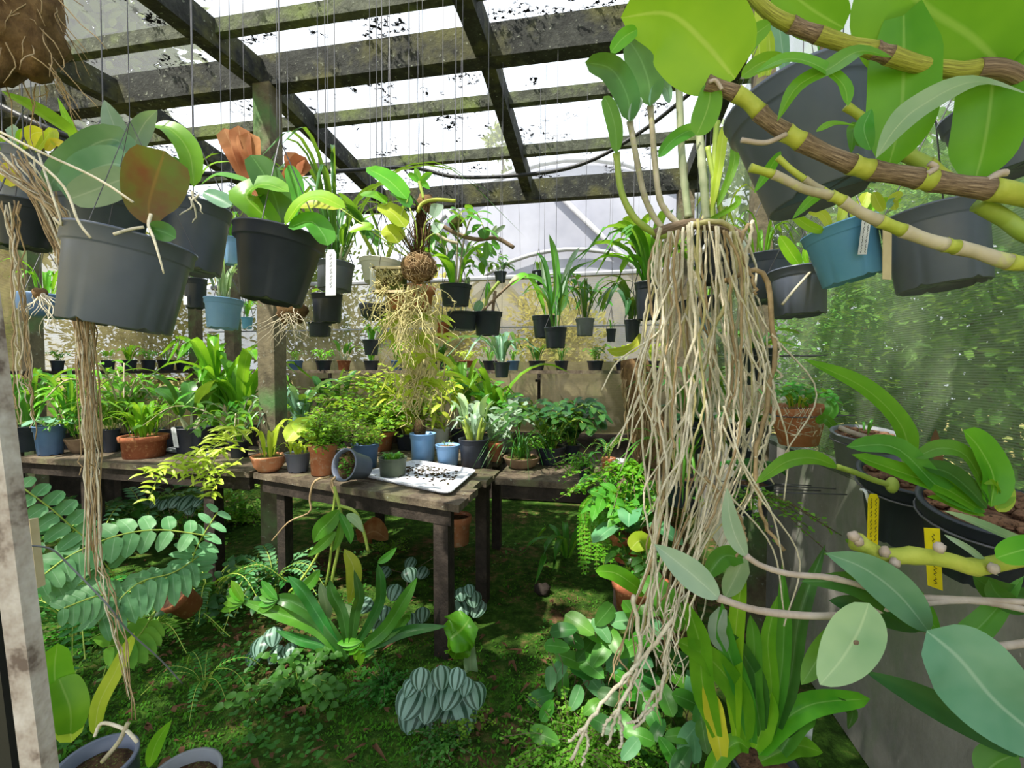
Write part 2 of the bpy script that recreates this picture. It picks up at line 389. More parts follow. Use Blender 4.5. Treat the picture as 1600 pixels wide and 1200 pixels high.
def curbmat():
    m, nt, out = newmat('grey_rendered_wall')
    n1 = noi(nt, 2.2, 5, .7, 'Object', (1, 1, .45)); n2 = noi(nt, 30, 4, .6, 'Object', (1, 1, .5)); n3 = noi(nt, 5, 5, .7)
    col = ramp(nt, n3, [(.32, lin('#7d7b76')), (.68, lin('#9b9892'))])
    col = mixc(nt, ramp(nt, n1, [(.46, (0, 0, 0)), (.64, (.85, .85, .85))]), col, lin('#76856a'))
    col = mixc(nt, ramp(nt, n2, [(.69, (0, 0, 0)), (.73, (1, 1, 1))]), col, lin('#c9c5bc'))
    pbr(nt, out, col, .9, bump(nt, n2, .3, .01), .2); return m
M['curb'] = curbmat()
M['beigewall'] = concmat('beige_wall', '#a39a88', '#c9c0ac', '#8a8a70', 1.2)

# ---------------------------------------------------------------- the place
L0, L1, S1 = -4.5, .885, 4.85
def zb(s): return 3.29 - (.04 * (2.84 - s) if s < 2.84 else .1 * (s - 2.84))
def gz(p): return .02 * noise.noise(V((p.x * 1.7, p.y * 1.7, 0))) + .01 * noise.noise(V((p.x * 6, p.y * 6, 3))) - .012
g = MB(); n = 90
for j in range(n + 1):
    for i in range(n + 1):
        p = S(L0 - .3 + (L1 - L0 + .4) * i / n, -1.2 + (S1 + 1.3) * j / n); p.z = gz(p); g.v.append(p)
for j in range(n):
    for i in range(n):
        a = j * (n + 1) + i; g.face((a, a + 1, a + n + 2, a + n + 1))
struct('floor', g, 'ground', True)
# the land outside: level near the house, rising in a dry-grass bank to the left and behind
g = MB(); n = 60
for j in range(n + 1):
    for i in range(n + 1):
        l = -16 + 30 * i / n; s = -9 + 26 * j / n
        d = max(L0 - .25 - l, s - S1 - .25, 0)
        h = min(1.15, max(0, d - .15) * .62) if (l < L0 or s > S1) and l < 3 else 0
        p = S(l, s, -.1 + h + .12 * noise.noise(V((l * .9, s * .9, 1))) * min(1, d)); g.v.append(p)
for j in range(n):
    for i in range(n):
        a = j * (n + 1) + i; g.face((a, a + 1, a + n + 2, a + n + 1))
struct('ground_outside', g, 'outside', True)
# roof frame: every timber its own object
def timber(a, b, w, h, mat='beam'):
    m = MB(); m.beam(a, b, w, h); return struct('roof_beam', m, mat)
for l in (-4.45, -3.42, -2.25, -.69, .84):
    timber(S(l, -.5, zb(-.5) + .08), S(l, 2.84, zb(2.84) + .08), .1, .16)
    timber(S(l, 2.84, zb(2.84) + .08), S(l, 4.62, zb(4.62) + .08), .095, .15)
timber(S(-4.75, 2.84, zb(2.84) + .09), S(1.1, 2.84, zb(2.84) + .09), .12, .2)
timber(S(-4.75, 4.58, zb(4.58) + .03), S(1.1, 4.58, zb(4.58) + .03), .1, .2)
for s in (1.2, 2.42, 3.38, 4.04):
    timber(S(-4.75, s, zb(s) + .12), S(1.1, s, zb(s) + .12), .06, .085, 'beamg')
m = MB()
for k in range(9):
    s = -.55 + (4.85 + .55) * k / 8; 
    for l in (-4.8, 1.15): m.v.append(S(l, s, zb(s) + .21))
for k in range(8): m.face((2 * k, 2 * k + 1, 2 * k + 3, 2 * k + 2))
struct('ceiling', m, 'sheet')
# posts
def post(l, s, top, w=.16, mat='post', z0=0):
    m = MB(); m.box(S(l, s, (top + z0) / 2), LX * (w / 2), AX * (w / 2), V((0, 0, (top - z0) / 2))); return struct('pillar', m, mat)
post(-2.2, 2.82, zb(2.8), .125)
post(-4.14, 4.66, zb(4.6), .12); post(-4.68, 4.7, zb(4.6), .1); post(-4.62, 3.05, zb(3.05), .1)
post(.83, 2.62, zb(2.6), .09); post(.8, 4.6, zb(4.6), .14)
# walls of netting
def sheet(p, q, z0, z1, name, mat, nx=1):
    m = MB(); m.v = [V((p.x, p.y, z0)), V((q.x, q.y, z0)), V((q.x, q.y, z1)), V((p.x, p.y, z1))]; m.face((0, 1, 2, 3)); return struct(name, m, mat)
sheet(S(L0 - .3, S1), S(L1 + .1, S1), .02, 2.36, 'wall_back', 'netbeige')
sheet(S(L0 - .28, .3), S(L0 - .28, S1), .02, 2.7, 'wall_left', 'netbeige')
m = MB(); sheet(S(L1 + .06, -.2), S(L1 + .06, S1), .98, 3.25, 'wall_right', 'netgreen')
m = MB(); m.box(S(L1 + .11, 2.2, .5), LX * .05, AX * 2.65, V((0, 0, .5))); struct('trim_1', m, 'curb')
m = MB(); m.box(S(-1.95, S1 - .03, .36), LX * 2.85, AX * .02, V((0, 0, .36))); struct('shade_panel_1', m, 'leg')  # dark boards added to block light from under the back benches
m = MB(); m.box(S(L0 - .25, 2.6, .36), LX * .02, AX * 2.2, V((0, 0, .36))); struct('shade_panel_2', m, 'leg')  # added dark boards on the left, keeping the space under that bench black
m = MB(); m.tube([S(L0 - .1, S1 + .02, 2.37), S(-1.5, S1 + .02, 2.36), S(L1 + .1, S1 + .02, 2.38)], .03, 8); struct('trim_2', m, 'pipe')
m = MB(); m.tube([S(L0 - .1, S1 - .05, 1.83), S(L1 + .1, S1 - .05, 1.83)], .008, 6); struct('trim_3', m, 'pipe')
# beyond the back wall: a low pale wall and the neighbouring poly tunnel
m = MB(); m.box(S(-1.2, 5.1, .75), LX * 2.4, AX * .08, V((0, 0, .72))); one('garden_wall', m, 'beigewall', 'low weathered beige rendered wall behind the back netting', 'garden wall', smooth=False)
tun = T('poly_tunnel', 'white film poly tunnel with grey hoops standing behind the back wall', 'greenhouse', S(-.2, 8.5))
m = MB(); nn = 20; R0, cz = 3.4, .9
for j in range(2):
    for i in range(nn + 1):
        a = PI * i / nn; m.v.append(S(-.5 - math.cos(a) * R0, 7.6 + j * 6, cz + math.sin(a) * R0 * 1.12))
for i in range(nn): m.face((i, i + 1, nn + 2 + i, nn + 1 + i))
o0 = len(m.v); m.v += [S(-.5 - R0, 7.6, 0), S(-.5 + R0, 7.6, 0)]
m.face([o0] + list(range(nn + 1)) + [o0 + 1]); tun.part('film_cover', m, 'film', smooth=False)
for j, s in enumerate((7.52, 9.5, 11.5)):
    m = MB(); m.tube([S(-.5 - math.cos(PI * i / 24) * R0 * 1.003, s, cz + math.sin(PI * i / 24) * R0 * 1.125) for i in range(25)], .045, 6); tun.part('hoop', m, 'pipe')
m = MB(); m.tube([S(-.5 - math.cos(PI * i / 24) * 2.3, 7.5, 1.4 + math.sin(PI * i / 24) * 1.9) for i in range(25)], .035, 6); tun.part('hoop', m, 'pipe')
for a, b in (((-.75, 4.3), (1.6, 1.9)), ((-2.5, 4.0), (-1.0, 2.2)), ((1.2, 3.8), (2.6, 2.0))):
    m = MB(); m.tube([S(a[0], 7.5, a[1]), S(b[0], 7.5, b[1])], .045, 6); tun.part('brace', m, 'pipe')

# trees and shrubs outside
def clump(mb, c, r, n, size, rng, flat=1.0, up=.2):
    for _ in range(n):
        d = V((rng.gauss(0, 1), rng.gauss(0, 1), rng.gauss(0, 1))).normalized()
        p = c + V((d.x, d.y, d.z * flat)) * r * (rng.random() ** .4)
        dd = (d + V((rng.uniform(-.9, .9), rng.uniform(-.9, .9), rng.uniform(-.7, .7) + up))).normalized()
        mb.blade(p, dd, V((rng.uniform(-.6, .6), rng.uniform(-.6, .6), 1)), size * rng.uniform(.6, 1.3), size * rng.uniform(.35, .6))
def tree(label, base, h, r, nclump, nleaf, size, mat, seed, group='trees around the shade house', name='tree', low=.35, cl=None):
    rng = random.Random(seed); t = T(name, label, 'tree', base, group)
    m = MB(); top = V(base) + V((rng.uniform(-.3, .3), rng.uniform(-.3, .3), h * .75))
    m.tube(spline([base, V(base).lerp(top, .5) + V((.15, .1, 0)), top], 8), lambda x: .14 * (1 - .7 * x) * h / 5, 8)
    f = MB()
    for k in range(nclump):
        d = V((rng.gauss(0, 1), rng.gauss(0, 1), rng.gauss(0, .8))).normalized() * r * rng.uniform(.3, 1)
        c = V(base) + V((d.x, d.y, h * (low + (1 - low) * .5) + d.z * h * (1 - low) * .5 / r))
        m.tube([V(base) + V((0, 0, h * low * .9)), V(base).lerp(c, .5) + V((0, 0, h * .12)), c], lambda x: .05 * (1 - .8 * x) * h / 5, 5)
        clump(f, c, r * .42, nleaf, size, rng, .8)
    t.part('trunk', m, 'fibre'); t.part('crown', f, mat); return t
tree('tall pale-leaved tree beyond the left side of the roof', S(-7.5, 4.6, 1.0), 7.5, 2.8, 20, 700, .24, 'tree', 1)
tree('feathery tree showing through the roof at the far left', S(-8.5, 1.6, .8), 7.5, 2.6, 18, 700, .24, 'tree', 2)
tree('slim pale tree behind the poly tunnel seen through the roof', S(-2.6, 15.5, .5), 9.4, 1.3, 12, 220, .26, 'tree', 3)
tree('leafy tree standing right of the poly tunnel', S(3.6, 9.0, 0), 6.0, 1.7, 14, 300, .22, 'tree', 4)
tree('tree with a dense green crown beyond the right netting', S(4.6, 4.0, 0), 5.2, 1.9, 16, 330, .2, 'treed', 5, low=.2)
def shrub(label, base, h, r, n, size, mat, seed, group):
    rng = random.Random(seed); t = T('shrub', label, 'shrub', base, group); m = MB(); f = MB()
    for k in range(12):
        a = rng.uniform(0, 6.28); c = V(base) + V((math.cos(a) * r * .6 * rng.random(), math.sin(a) * r * .6 * rng.random(), h * rng.uniform(.3, .8)))
        m.tube([base, V(base).lerp(c, .6) + V((0, 0, .1)), c], lambda x: .02 * (1.2 - x), 5); clump(f, c, r * .55, n // 12, size, rng, min(1.3, h / r * .45))
    t.part('stem', m, 'fibre'); t.part('foliage', f, mat); return t
for i, (s, h, r, lab) in enumerate(((.1, 2.7, 1.0, 'nearest the camera'), (1.1, 3.1, 1.0, 'behind the black and yellow-tagged wall pots'), (2.0, 3.2, 1.0, 'behind the grey wall pot'), (2.9, 3.0, 1.0, 'behind the terracotta wall pot'),
                                    (3.9, 3.0, 1.0, 'beside the far right corner post'), (5.2, 2.8, 1.0, 'past the far right corner post'))):
    shrub('dense green shrub pressed against the right netting, ' + lab, S(L1 + 1.35 + .12 * (i % 2), s, -.1), h, r, 6500, .085, 'treed', 20 + i, 'shrubs outside the right netting')
for i, (l, s, h, r, lab, mt) in enumerate(((-6.4, 1.6, 3.4, 1.1, 'sunlit yellow shrub outside the left wall, nearest', 'treey'), (-6.5, 3.3, 3.6, 1.1, 'sunlit yellow shrub outside the left wall, middle', 'treey'),
        (-6.3, 5.3, 3.6, 1.2, 'sunlit yellow-green shrub outside the back left corner', 'treey'), (-4.3, 6.5, 3.4, 1.2, 'olive shrub left of the low beige wall', 'tree'),
        (-2.4, 6.6, 2.7, 1.0, 'olive shrub rising behind the beige wall, left one', 'treey'), (-.5, 6.6, 2.5, 1.0, 'pale shrub rising behind the beige wall, middle one', 'treey'),
        (1.4, 6.6, 2.8, .9, 'green shrub behind the beige wall at its right end', 'tree'))):
    shrub(lab, S(l, s, .2), h, r, 5200, .1, mt, 40 + i, 'shrubs behind the shade house')
# unseen tree added above the entrance to shade the foreground and dapple the light
rng = random.Random(88); t = T('tree', 'unseen tree added over the entrance end to shade the foreground', 'tree', S(-6.8, -3.2, -.1), 'trees around the shade house')
tb = S(-6.8, -3.2, -.1); m = MB(); f = MB(); m.tube(spline([tb, tb + V((.2, .2, 2.2)), tb + V((.9, .5, 4.0))], 8), lambda x: .2 - .08 * x, 9)
for _ in range(48):
    c = V((rng.uniform(-4.6, -.2), rng.uniform(-2.2, .1), rng.uniform(4.2, 5.0)))
    if rng.random() < .5: m.tube(spline([tb + V((.9, .5, 4.0)), (tb + V((.9, .5, 4.0))).lerp(c, .5) + V((0, 0, .3)), c], 6), lambda x: .05 - .04 * x, 5)
    clump(f, c, .5, 120, .17, rng, .5)
t.part('trunk', m, 'fibre'); t.part('crown', f, 'tree')
# ---------------------------------------------------------------- pots
def frame(tilt):              # tilt = (sideways, towards camera) in degrees
    m = Matrix.Rotation(math.radians(tilt[0]), 3, 'Y') @ Matrix.Rotation(math.radians(tilt[1]), 3, 'X')
    return m @ V((1, 0, 0)), m @ V((0, 1, 0)), m @ V((0, 0, 1))
def pot_shape(mb, c, r, h, rb=.74, fr=None, style='plastic', n=28, sx=1):
    t = .035 * r + .0012
    if style == 'plastic':
        prof = [(.02 * r, .05 * h), (r * rb * .9, .05 * h), (r * rb * .95, 0), (r * rb, .012 * h), (r * (rb + (.95 - rb) * .8), .8 * h), (r * .955, .82 * h), (r * .985, .83 * h),
                (r * .99, .97 * h), (r * 1.02, .975 * h), (r * 1.02, h), (r * .96 - t, h), (r * .93 - t, .8 * h), (r * rb - t, .06 * h)]
        mb.lathe(c, prof, n, fr, sx, (4, max(3, n // 5), .032 * h))
    elif style == 'clay':
        prof = [(.02 * r, .03 * h), (r * rb, 0), (r * (rb + (.9 - rb) * .75), .74 * h), (r * .98, .76 * h), (r, .98 * h), (r * .98, h), (r * .9 - t, h), (r * .86 - t, .7 * h), (r * rb * .8, .08 * h)]
        mb.lathe(c, prof, n, fr, sx)
    elif style == 'plain':
        prof = [(.02 * r, .03 * h), (r * rb, 0), (r * (rb + (1 - rb) * .96), .97 * h), (r, h), (r * .93 - t, h), (r * .88 - t, .7 * h), (r * rb * .8, .08 * h)]
        mb.lathe(c, prof, n, fr, sx)
    else:                      # bowl
        prof = [(.02 * r, .02 * h), (r * rb * .8, 0), (r * (rb + .1), .3 * h), (r * .96, .85 * h), (r, .95 * h), (r * .98, h), (r * .92 - t, .97 * h), (r * .86 - t, .6 * h), (r * rb * .6, .15 * h)]
        mb.lathe(c, prof, n, fr, sx)
def soil_disc(mb, c, r, fr, rng, chunky=False, lvl=0):
    ex, ey, ez = fr; n = 14; o = len(mb.v); mb.v.append(c + ez * (.03 * r))
    for q in range(1, 4):
        for k in range(n):
            a = 2 * PI * k / n; rr = r * q / 3
            mb.v.append(c + ex * rr * math.cos(a) + ey * rr * math.sin(a) + ez * (rng.uniform(-.03, .07) * r if q < 3 else -.03 * r))
    for k in range(n): mb.face((o, o + 1 + k, o + 1 + (k + 1) % n))
    for q in range(2):
        for k in range(n):
            a = o + 1 + q * n + k; b = o + 1 + q * n + (k + 1) % n; mb.face((a, a + n, b + n, b))
    if chunky:
        for _ in range(chunky if chunky > 1 else 26):
            a = rng.uniform(0, 6.28); rr = r * .86 * math.sqrt(rng.random()); s = r * rng.uniform(.07, .16)
            mb.ball(c + ex * rr * math.cos(a) + ey * rr * math.sin(a) + ez * (s * .5), s * rng.uniform(.8, 1.5), s * rng.uniform(.7, 1.2), s * rng.uniform(.4, .8), 7, 5, .5, rng.random() * 50, 1.3)
def scribble(mb, c, ex, ey, ez, w, l, lines, rng, lw=.0005):
    """handwriting run lengthwise along a tag"""
    for q in range(lines):
        x0 = (q - (lines - 1) / 2) * w * .45 / max(1, lines - 1) * 1.0 if lines > 1 else 0
        y = -.42 * l
        while y < .36 * l:
            L = l * rng.uniform(.1, .22); k = max(5, int(L / (l * .022))); amp = w * (.09 if lines > 1 else .14)
            pts = [c + ex * (x0 + amp * math.sin(i * 2.1 + q) * rng.uniform(.5, 1.2)) + ey * -(y + L * i / k) + ez * .0012 for i in range(k + 1)]
            mb.tube(pts, lw, 3, False); y += L + l * .035
def tag(t, c, ex, ey, ez, w, l, mat='tagw', lines=1, seed=1, loop=True, point=False, parent=None, lab=None, lw=.0005):
    m = MB(); o = len(m.v); out = [(-1, -1), (1, -1), (1, .82), (.6, 1), (-.6, 1), (-1, .82)] if not point else [(-1, -.86), (.9, -1.02), (1, 1), (-1, 1)]
    for zz in (-.0006, .0006):
        for x, y in out: m.v.append(c + ex * x * w / 2 + ey * y * l / 2 + ez * zz)
    k = len(out); m.face(list(range(k))[::-1]); m.face([k + i for i in range(k)])
    for i in range(k): m.face((i, (i + 1) % k, k + (i + 1) % k, k + i))
    p = t.part('name_tag', m, mat, parent, lab or {'tagw': 'white name tag', 'tagy': 'yellow name tag', 'tagc': 'pale wooden name tag'}[mat], smooth=False)
    if lines:
        s = MB(); scribble(s, c, ex, ey, ez, w, l, lines, random.Random(seed), lw); t.part('handwriting', s, 'ink', p)
    return p
def hangwires(t, c, r, fr, top=None, apex=None, rad=.0015, n=3, ph=.6):
    ex, ey, ez = fr; m = MB(); ap = apex or (c + V((0, 0, 1)) * max(.16, r * 2.2))
    for k in range(n):
        a = 2 * PI * k / n + ph; m.tube([c + (ex * math.cos(a) + ey * math.sin(a)) * r, ap], rad, 4, False)
    if top: m.tube([ap, V((ap.x + .01, ap.y, top))], rad, 4, False)
    t.part('hanging_wire', m, 'wire')
def topz(p): return zb(max(-.4, min(4.6, AX.dot(p)))) + .06

def offaxis(u): return 1 / math.sqrt(1 + ((u - 800) / F) ** 2)
def potted(label, u, v, w, h, d=None, col='black2', plant=None, z=None, tilt=(0, 0), wires=False, soil='bark', rb=.74, style='plastic', name='potted_plant', cat='potted plant',
           group=None, seed=0, n=28, chunky=False, lvl=.9, s=None, pk=None, ring=False, top=None, wrad=.0016):
    """hanging: (u, v) is the rim centre at depth d. On a bench: v is the bottom of the front edge on the plane z."""
    rng = random.Random(seed + int(u * 7 + v)); fr = frame(tilt)
    if z is not None:
        p, d = onz(u, v, z); k = d / F; r = w / 2 * k * offaxis(u); H = h * k; vd = V((ray(u, v).x, ray(u, v).y, 0)).normalized(); base = V((p.x, p.y, z)) + vd * (r * rb)
    else:
        k = d / F; r = w / 2 * k * offaxis(u); H = h * k; base = A(u, v, d) - fr[2] * H
    t = T(name, label, cat, base, group); m = MB(); pot_shape(m, base, r, H, rb, fr, style, n); t.pot = t.part('pot', m, col)
    c = base + fr[2] * H * lvl; sm = MB(); soil_disc(sm, c, r * .9, fr, rng, chunky); t.part('soil', sm, soil)
    t.c, t.r, t.h, t.fr, t.d, t.k, t.rim = c, r, H, fr, d, k, base + fr[2] * H
    if wires: hangwires(t, t.rim, r, fr, top if top is not None else topz(base), rad=wrad)
    if ring:                    # a wire hoop that holds the pot off the netting
        m = MB(); q = base + fr[2] * H * .8
        m.tube([q + fr[0] * math.cos(2 * PI * i / 24) * r * 1.0 + fr[1] * math.sin(2 * PI * i / 24) * r * 1.0 for i in range(25)], .0025, 5)
        wl = L1 + .05; dd = wl - LX.dot(q)
        for sgn in (-1, 1): m.tube([q + AX * (sgn * r * .7) + LX * r * .7, q + AX * (sgn * r * .5) + LX * dd], .0025, 5)
        t.part('wall_hoop', m, 'wire')
    if plant:
        for pl in (plant if isinstance(plant, list) else [plant]):
            kw = dict(pl); kind = kw.pop('k'); kw.setdefault('seed', int(u * 3 + v * 5 + seed)); kw['s'] = kw.get('s', 60) * k
            kw.setdefault('r', r * .55); PL[kind](t, c, **kw)
    return t
# ---------------------------------------------------------------- plants (s = height in metres)
def rd(rng, spread): a = rng.uniform(0, 2 * PI); return V((math.cos(a) * spread, math.sin(a) * spread, 1)).normalized()
def addl(t, acc, each, m, mat):
    if each: t.part('leaf', m, mat)
def p_strap(t, c, s, n=12, w=.055, spread=.55, droop=.5, mat='mid', seed=0, r=.02, each=False, lean=(0, 0, 0), stem=None, prof=strap, fold=.5, seg=9):
    rng = random.Random(seed); acc = MB()
    for i in range(n):
        m = MB() if each else acc; a = 2 * PI * i / n + rng.uniform(-.5, .5); L = s * rng.uniform(.65, 1.15); sp = spread * rng.uniform(.35, 1.3); dr = droop * rng.uniform(.4, 1.3)
        h = V((math.cos(a), math.sin(a), 0)); b = c + h * r * rng.uniform(.1, .8); ln = V(lean)
        p1 = b + (h * sp * .35 + ln * .4 + V((0, 0, .62))) * L; p2 = b + (h * sp * .95 + ln + V((0, 0, .95 - .35 * dr))) * L; p3 = b + (h * sp * 1.55 + ln * 1.6 + V((0, 0, 1.0 - dr * 1.1))) * L
        m.leaf([b, p1, p2, p3], w * s * rng.uniform(.8, 1.2), prof, -h + V((0, 0, .6)), fold, seg, 2)
        addl(t, acc, each, m, mat)
    if not each: t.part('foliage', acc, mat)
def p_catt(t, c, s, n=6, w=.2, leaf=.55, spread=.45, mat='mid', bulb='bulb', seed=0, r=.04, each=False, two=.3, lean=(0, 0, 0), brad=.03, prof=oblong):
    rng = random.Random(seed); acc = MB(); st = MB()
    for i in range(n):
        a = 2 * PI * i / n + rng.uniform(-.6, .6); h = V((math.cos(a), math.sin(a), 0)); sp = spread * rng.uniform(.4, 1.2); L = s * rng.uniform(.7, 1.1)
        b = c + h * r * rng.uniform(.2, .9); tip = b + (h * sp + V(lean) + V((0, 0, .9))) * L * (1 - leaf)
        st.tube(spline([b, b.lerp(tip, .5) + h * sp * -.03 * L, tip], 6), lambda x: brad * s * (.45 + .9 * math.sin(PI * min(1, .25 + .7 * x))) * .6, 6)
        for q in range(1 + (rng.random() < two)):
            m = MB() if each else acc; hh = (h + V((rng.uniform(-.8, .8), rng.uniform(-.8, .8), 0)) * (.3 + q)).normalized(); l2 = L * leaf * rng.uniform(.85, 1.15)
            m.leaf([tip, tip + (hh * sp * .45 + V(lean) * .5 + V((0, 0, .55))) * l2, tip + (hh * sp * 1.3 + V(lean) + V((0, 0, .85))) * l2], w * s * rng.uniform(.8, 1.15), prof, -hh + V((0, -.35, .5)), .3, 8, 2)
            addl(t, acc, each, m, mat)
    t.part('pseudobulbs', st, bulb)
    if not each: t.part('foliage', acc, mat)
def p_dend(t, c, s, n=6, w=.09, ll=.28, spread=.5, droop=.4, mat='mid', cane='cane', seed=0, r=.03, lean=(0, 0, 0), per=9, crad=.012, start=.25, prof=lance, down=0):
    rng = random.Random(seed); acc = MB(); st = MB()
    for i in range(n):
        a = 2 * PI * i / n + rng.uniform(-.6, .6); h = V((math.cos(a), math.sin(a), 0)); sp = spread * rng.uniform(.4, 1.2); L = s * rng.uniform(.65, 1.1)
        b = c + h * r * rng.uniform(.1, .8); dr = droop * rng.uniform(.5, 1.2); ln = V(lean)
        P = spline([b, b + (h * sp * .4 + ln * .4 + V((0, 0, .55))) * L, b + (h * sp + ln + V((0, 0, .95 - dr * .5))) * L, b + (h * sp * 1.5 + ln * 1.4 + V((0, 0, 1.05 - dr * 1.5 - down))) * L], per + 3)
        st.tube(P, lambda x: crad * s * (1.1 - .6 * x), 5)
        for k in range(int(start * len(P)), len(P)):
            tg = (P[min(k + 1, len(P) - 1)] - P[max(k - 1, 0)]).normalized(); sd = tg.cross(V((rng.uniform(-.3, .3), rng.uniform(-.3, .3), 1)));
            if sd.length < .05: sd = V((1, 0, 0))
            sd = sd.normalized() * (1 if k % 2 else -1); d = (tg * .75 + sd * .8 + V((0, 0, .1))).normalized(); l2 = ll * s * rng.uniform(.7, 1.15)
            acc.leaf([P[k], P[k] + d * l2 * .5 + V((0, 0, .04 * l2)), P[k] + d * l2 + V((0, 0, -.15 * l2))], w * s * rng.uniform(.8, 1.2), prof, V((rng.uniform(-.4, .4), -.4, 1)), .25, 5, 1)
    t.part('stems', st, cane); t.part('foliage', acc, mat)
def p_phal(t, c, s, n=5, w=.42, spread=.9, mat='mid', seed=0, r=.02, each=True, prof=oblong):
    rng = random.Random(seed); acc = MB()
    for i in range(n):
        m = MB() if each else acc; a = 2 * PI * i / n + rng.uniform(-.5, .5); h = V((math.cos(a), math.sin(a), 0)); L = s * rng.uniform(.75, 1.15); e = rng.uniform(.15, .9)
        m.leaf([c, c + (h * spread * .5 + V((0, 0, .45 * e + .12))) * L, c + (h * spread * 1.1 + V((0, 0, .55 * e - .05))) * L], w * s, prof, -h * .3 + V((0, 0, 1)), .2, 9, 2); addl(t, acc, each, m, mat)
    if not each: t.part('foliage', acc, mat)
def p_fern(t, c, s, n=9, spread=.9, droop=.6, mat='fern', seed=0, r=.02, pin=.16, np=16, lean=(0, 0, 0), pw=.5, stemmat='stem'):
    rng = random.Random(seed); acc = MB(); st = MB()
    for i in range(n):
        a = 2 * PI * i / n + rng.uniform(-.5, .5); h = V((math.cos(a), math.sin(a), 0)); L = s * rng.uniform(.65, 1.15); dr = droop * rng.uniform(.5, 1.3); ln = V(lean)
        P = spline([c, c + (h * .25 * spread + ln * .3 + V((0, 0, .55))) * L, c + (h * .8 * spread + ln + V((0, 0, .9 - .3 * dr))) * L, c + (h * 1.3 * spread + ln * 1.5 + V((0, 0, .9 - dr))) * L], np + 4)
        st.tube(P, .008 * s, 4, False)
        for k in range(3, len(P)):
            x = (k - 3) / (len(P) - 3); tg = (P[min(k + 1, len(P) - 1)] - P[k - 1]).normalized(); sd = tg.cross(V((0, 0, 1)))
            if sd.length < .05: sd = V((1, 0, 0))
            sd.normalize(); up = sd.cross(tg); l2 = pin * s * math.sin(PI * min(1, .18 + x * .8)) * rng.uniform(.8, 1.1)
            for q in (-1, 1): acc.blade(P[k], sd * q + tg * .45 + up * .1, up, l2, l2 * pw)
    t.part('stalks', st, stemmat); t.part('fronds', acc, mat)
def p_maiden(t, c, s, n=40, spread=1.0, mat='fern', seed=0, r=.03, size=.075, per=16, rise=.7, lean=(0, 0, 0)):
    rng = random.Random(seed); acc = MB(); st = MB()
    for i in range(n):
        a = rng.uniform(0, 2 * PI); h = V((math.cos(a), math.sin(a), 0)); L = s * rng.uniform(.5, 1.1); e = rng.uniform(.05, 1) * rise
        P = spline([c + h * r * .4, c + (h * .35 * spread + V(lean) * .4 + V((0, 0, .6 * e + .1))) * L, c + (h * spread * .9 + V(lean) + V((0, 0, .85 * e))) * L], per)
        st.tube(P[::2] + [P[-1]], .004 * s + .0004, 3, False)
        for k in range(3, len(P)):
            for q in range(2):
                acc.blade(P[k] + V((rng.uniform(-1, 1), rng.uniform(-1, 1), rng.uniform(-1, 1))) * .045 * s, V((rng.uniform(-1, 1), rng.uniform(-1, 1), rng.uniform(-.5, .4))), V((rng.uniform(-.5, .5), rng.uniform(-.5, .5), 1)), size * s * rng.uniform(.6, 1.2), size * s * rng.uniform(.6, 1.1))
    t.part('stalks', st, 'canebrown'); t.part('fronds', acc, mat)
def p_tuft(t, c, s, n=14, mat='bright', seed=0, r=.03, w=.16, spread=.5):
    p_strap(t, c, s, n, w, spread, .3, mat, seed, r, prof=lance, fold=.3, seg=5)
def p_bushy(t, c, s, n=10, mat='mid', seed=0, r=.03, ll=.2, w=.1, spread=.5, lean=(0, 0, 0), prof=ovate, per=8):
    p_dend(t, c, s, n, w, ll, spread, .3, mat, 'stem', seed, r, lean, per, .008, .1, prof)
def rootline(mb, p, length, rng, rad=.002, wob=.035, lean=V((0, 0, 0)), seg=None, fork=0, n=5):
    seg = seg or max(8, int(length / .045)); P = [V(p)]; dx = dy = 0
    for i in range(seg):
        dx = dx * .6 + rng.gauss(0, wob * .35); dy = dy * .6 + rng.gauss(0, wob * .35)
        P.append(P[-1] + V((dx * .35 + lean.x * length / seg, dy * .35 + lean.y * length / seg, -length / seg * rng.uniform(.85, 1.1))))
    mb.tube(P, lambda x: rad * (1.05 - .45 * x) * (1 if x < .97 else .6), n, True, .12, rng)
    if fork:
        for _ in range(fork):
            k = rng.randint(seg // 3, seg - 3); rootline(mb, P[k], length * rng.uniform(.15, .4), rng, rad * .8, wob, V((rng.uniform(-.4, .4), rng.uniform(-.2, .2), 0)), None, 0, n)
    return P
def p_roots(t, c, s, n=8, mat='root', seed=0, r=.04, rad=.0016, wob=.03, spread=.3):
    rng = random.Random(seed); m = MB()
    for i in range(n):
        a = rng.uniform(0, 6.28); h = V((math.cos(a), math.sin(a), 0)); rootline(m, c + h * r, s * rng.uniform(.5, 1.1), rng, rad, wob, h * spread * rng.uniform(.2, 1), None, 1)
    t.part('roots', m, mat)
PL = dict(strap=p_strap, catt=p_catt, dend=p_dend, phal=p_phal, fern=p_fern, maiden=p_maiden, tuft=p_tuft, bushy=p_bushy, roots=p_roots)
def P(k, s, **kw): return dict(k=k, s=s, **kw)
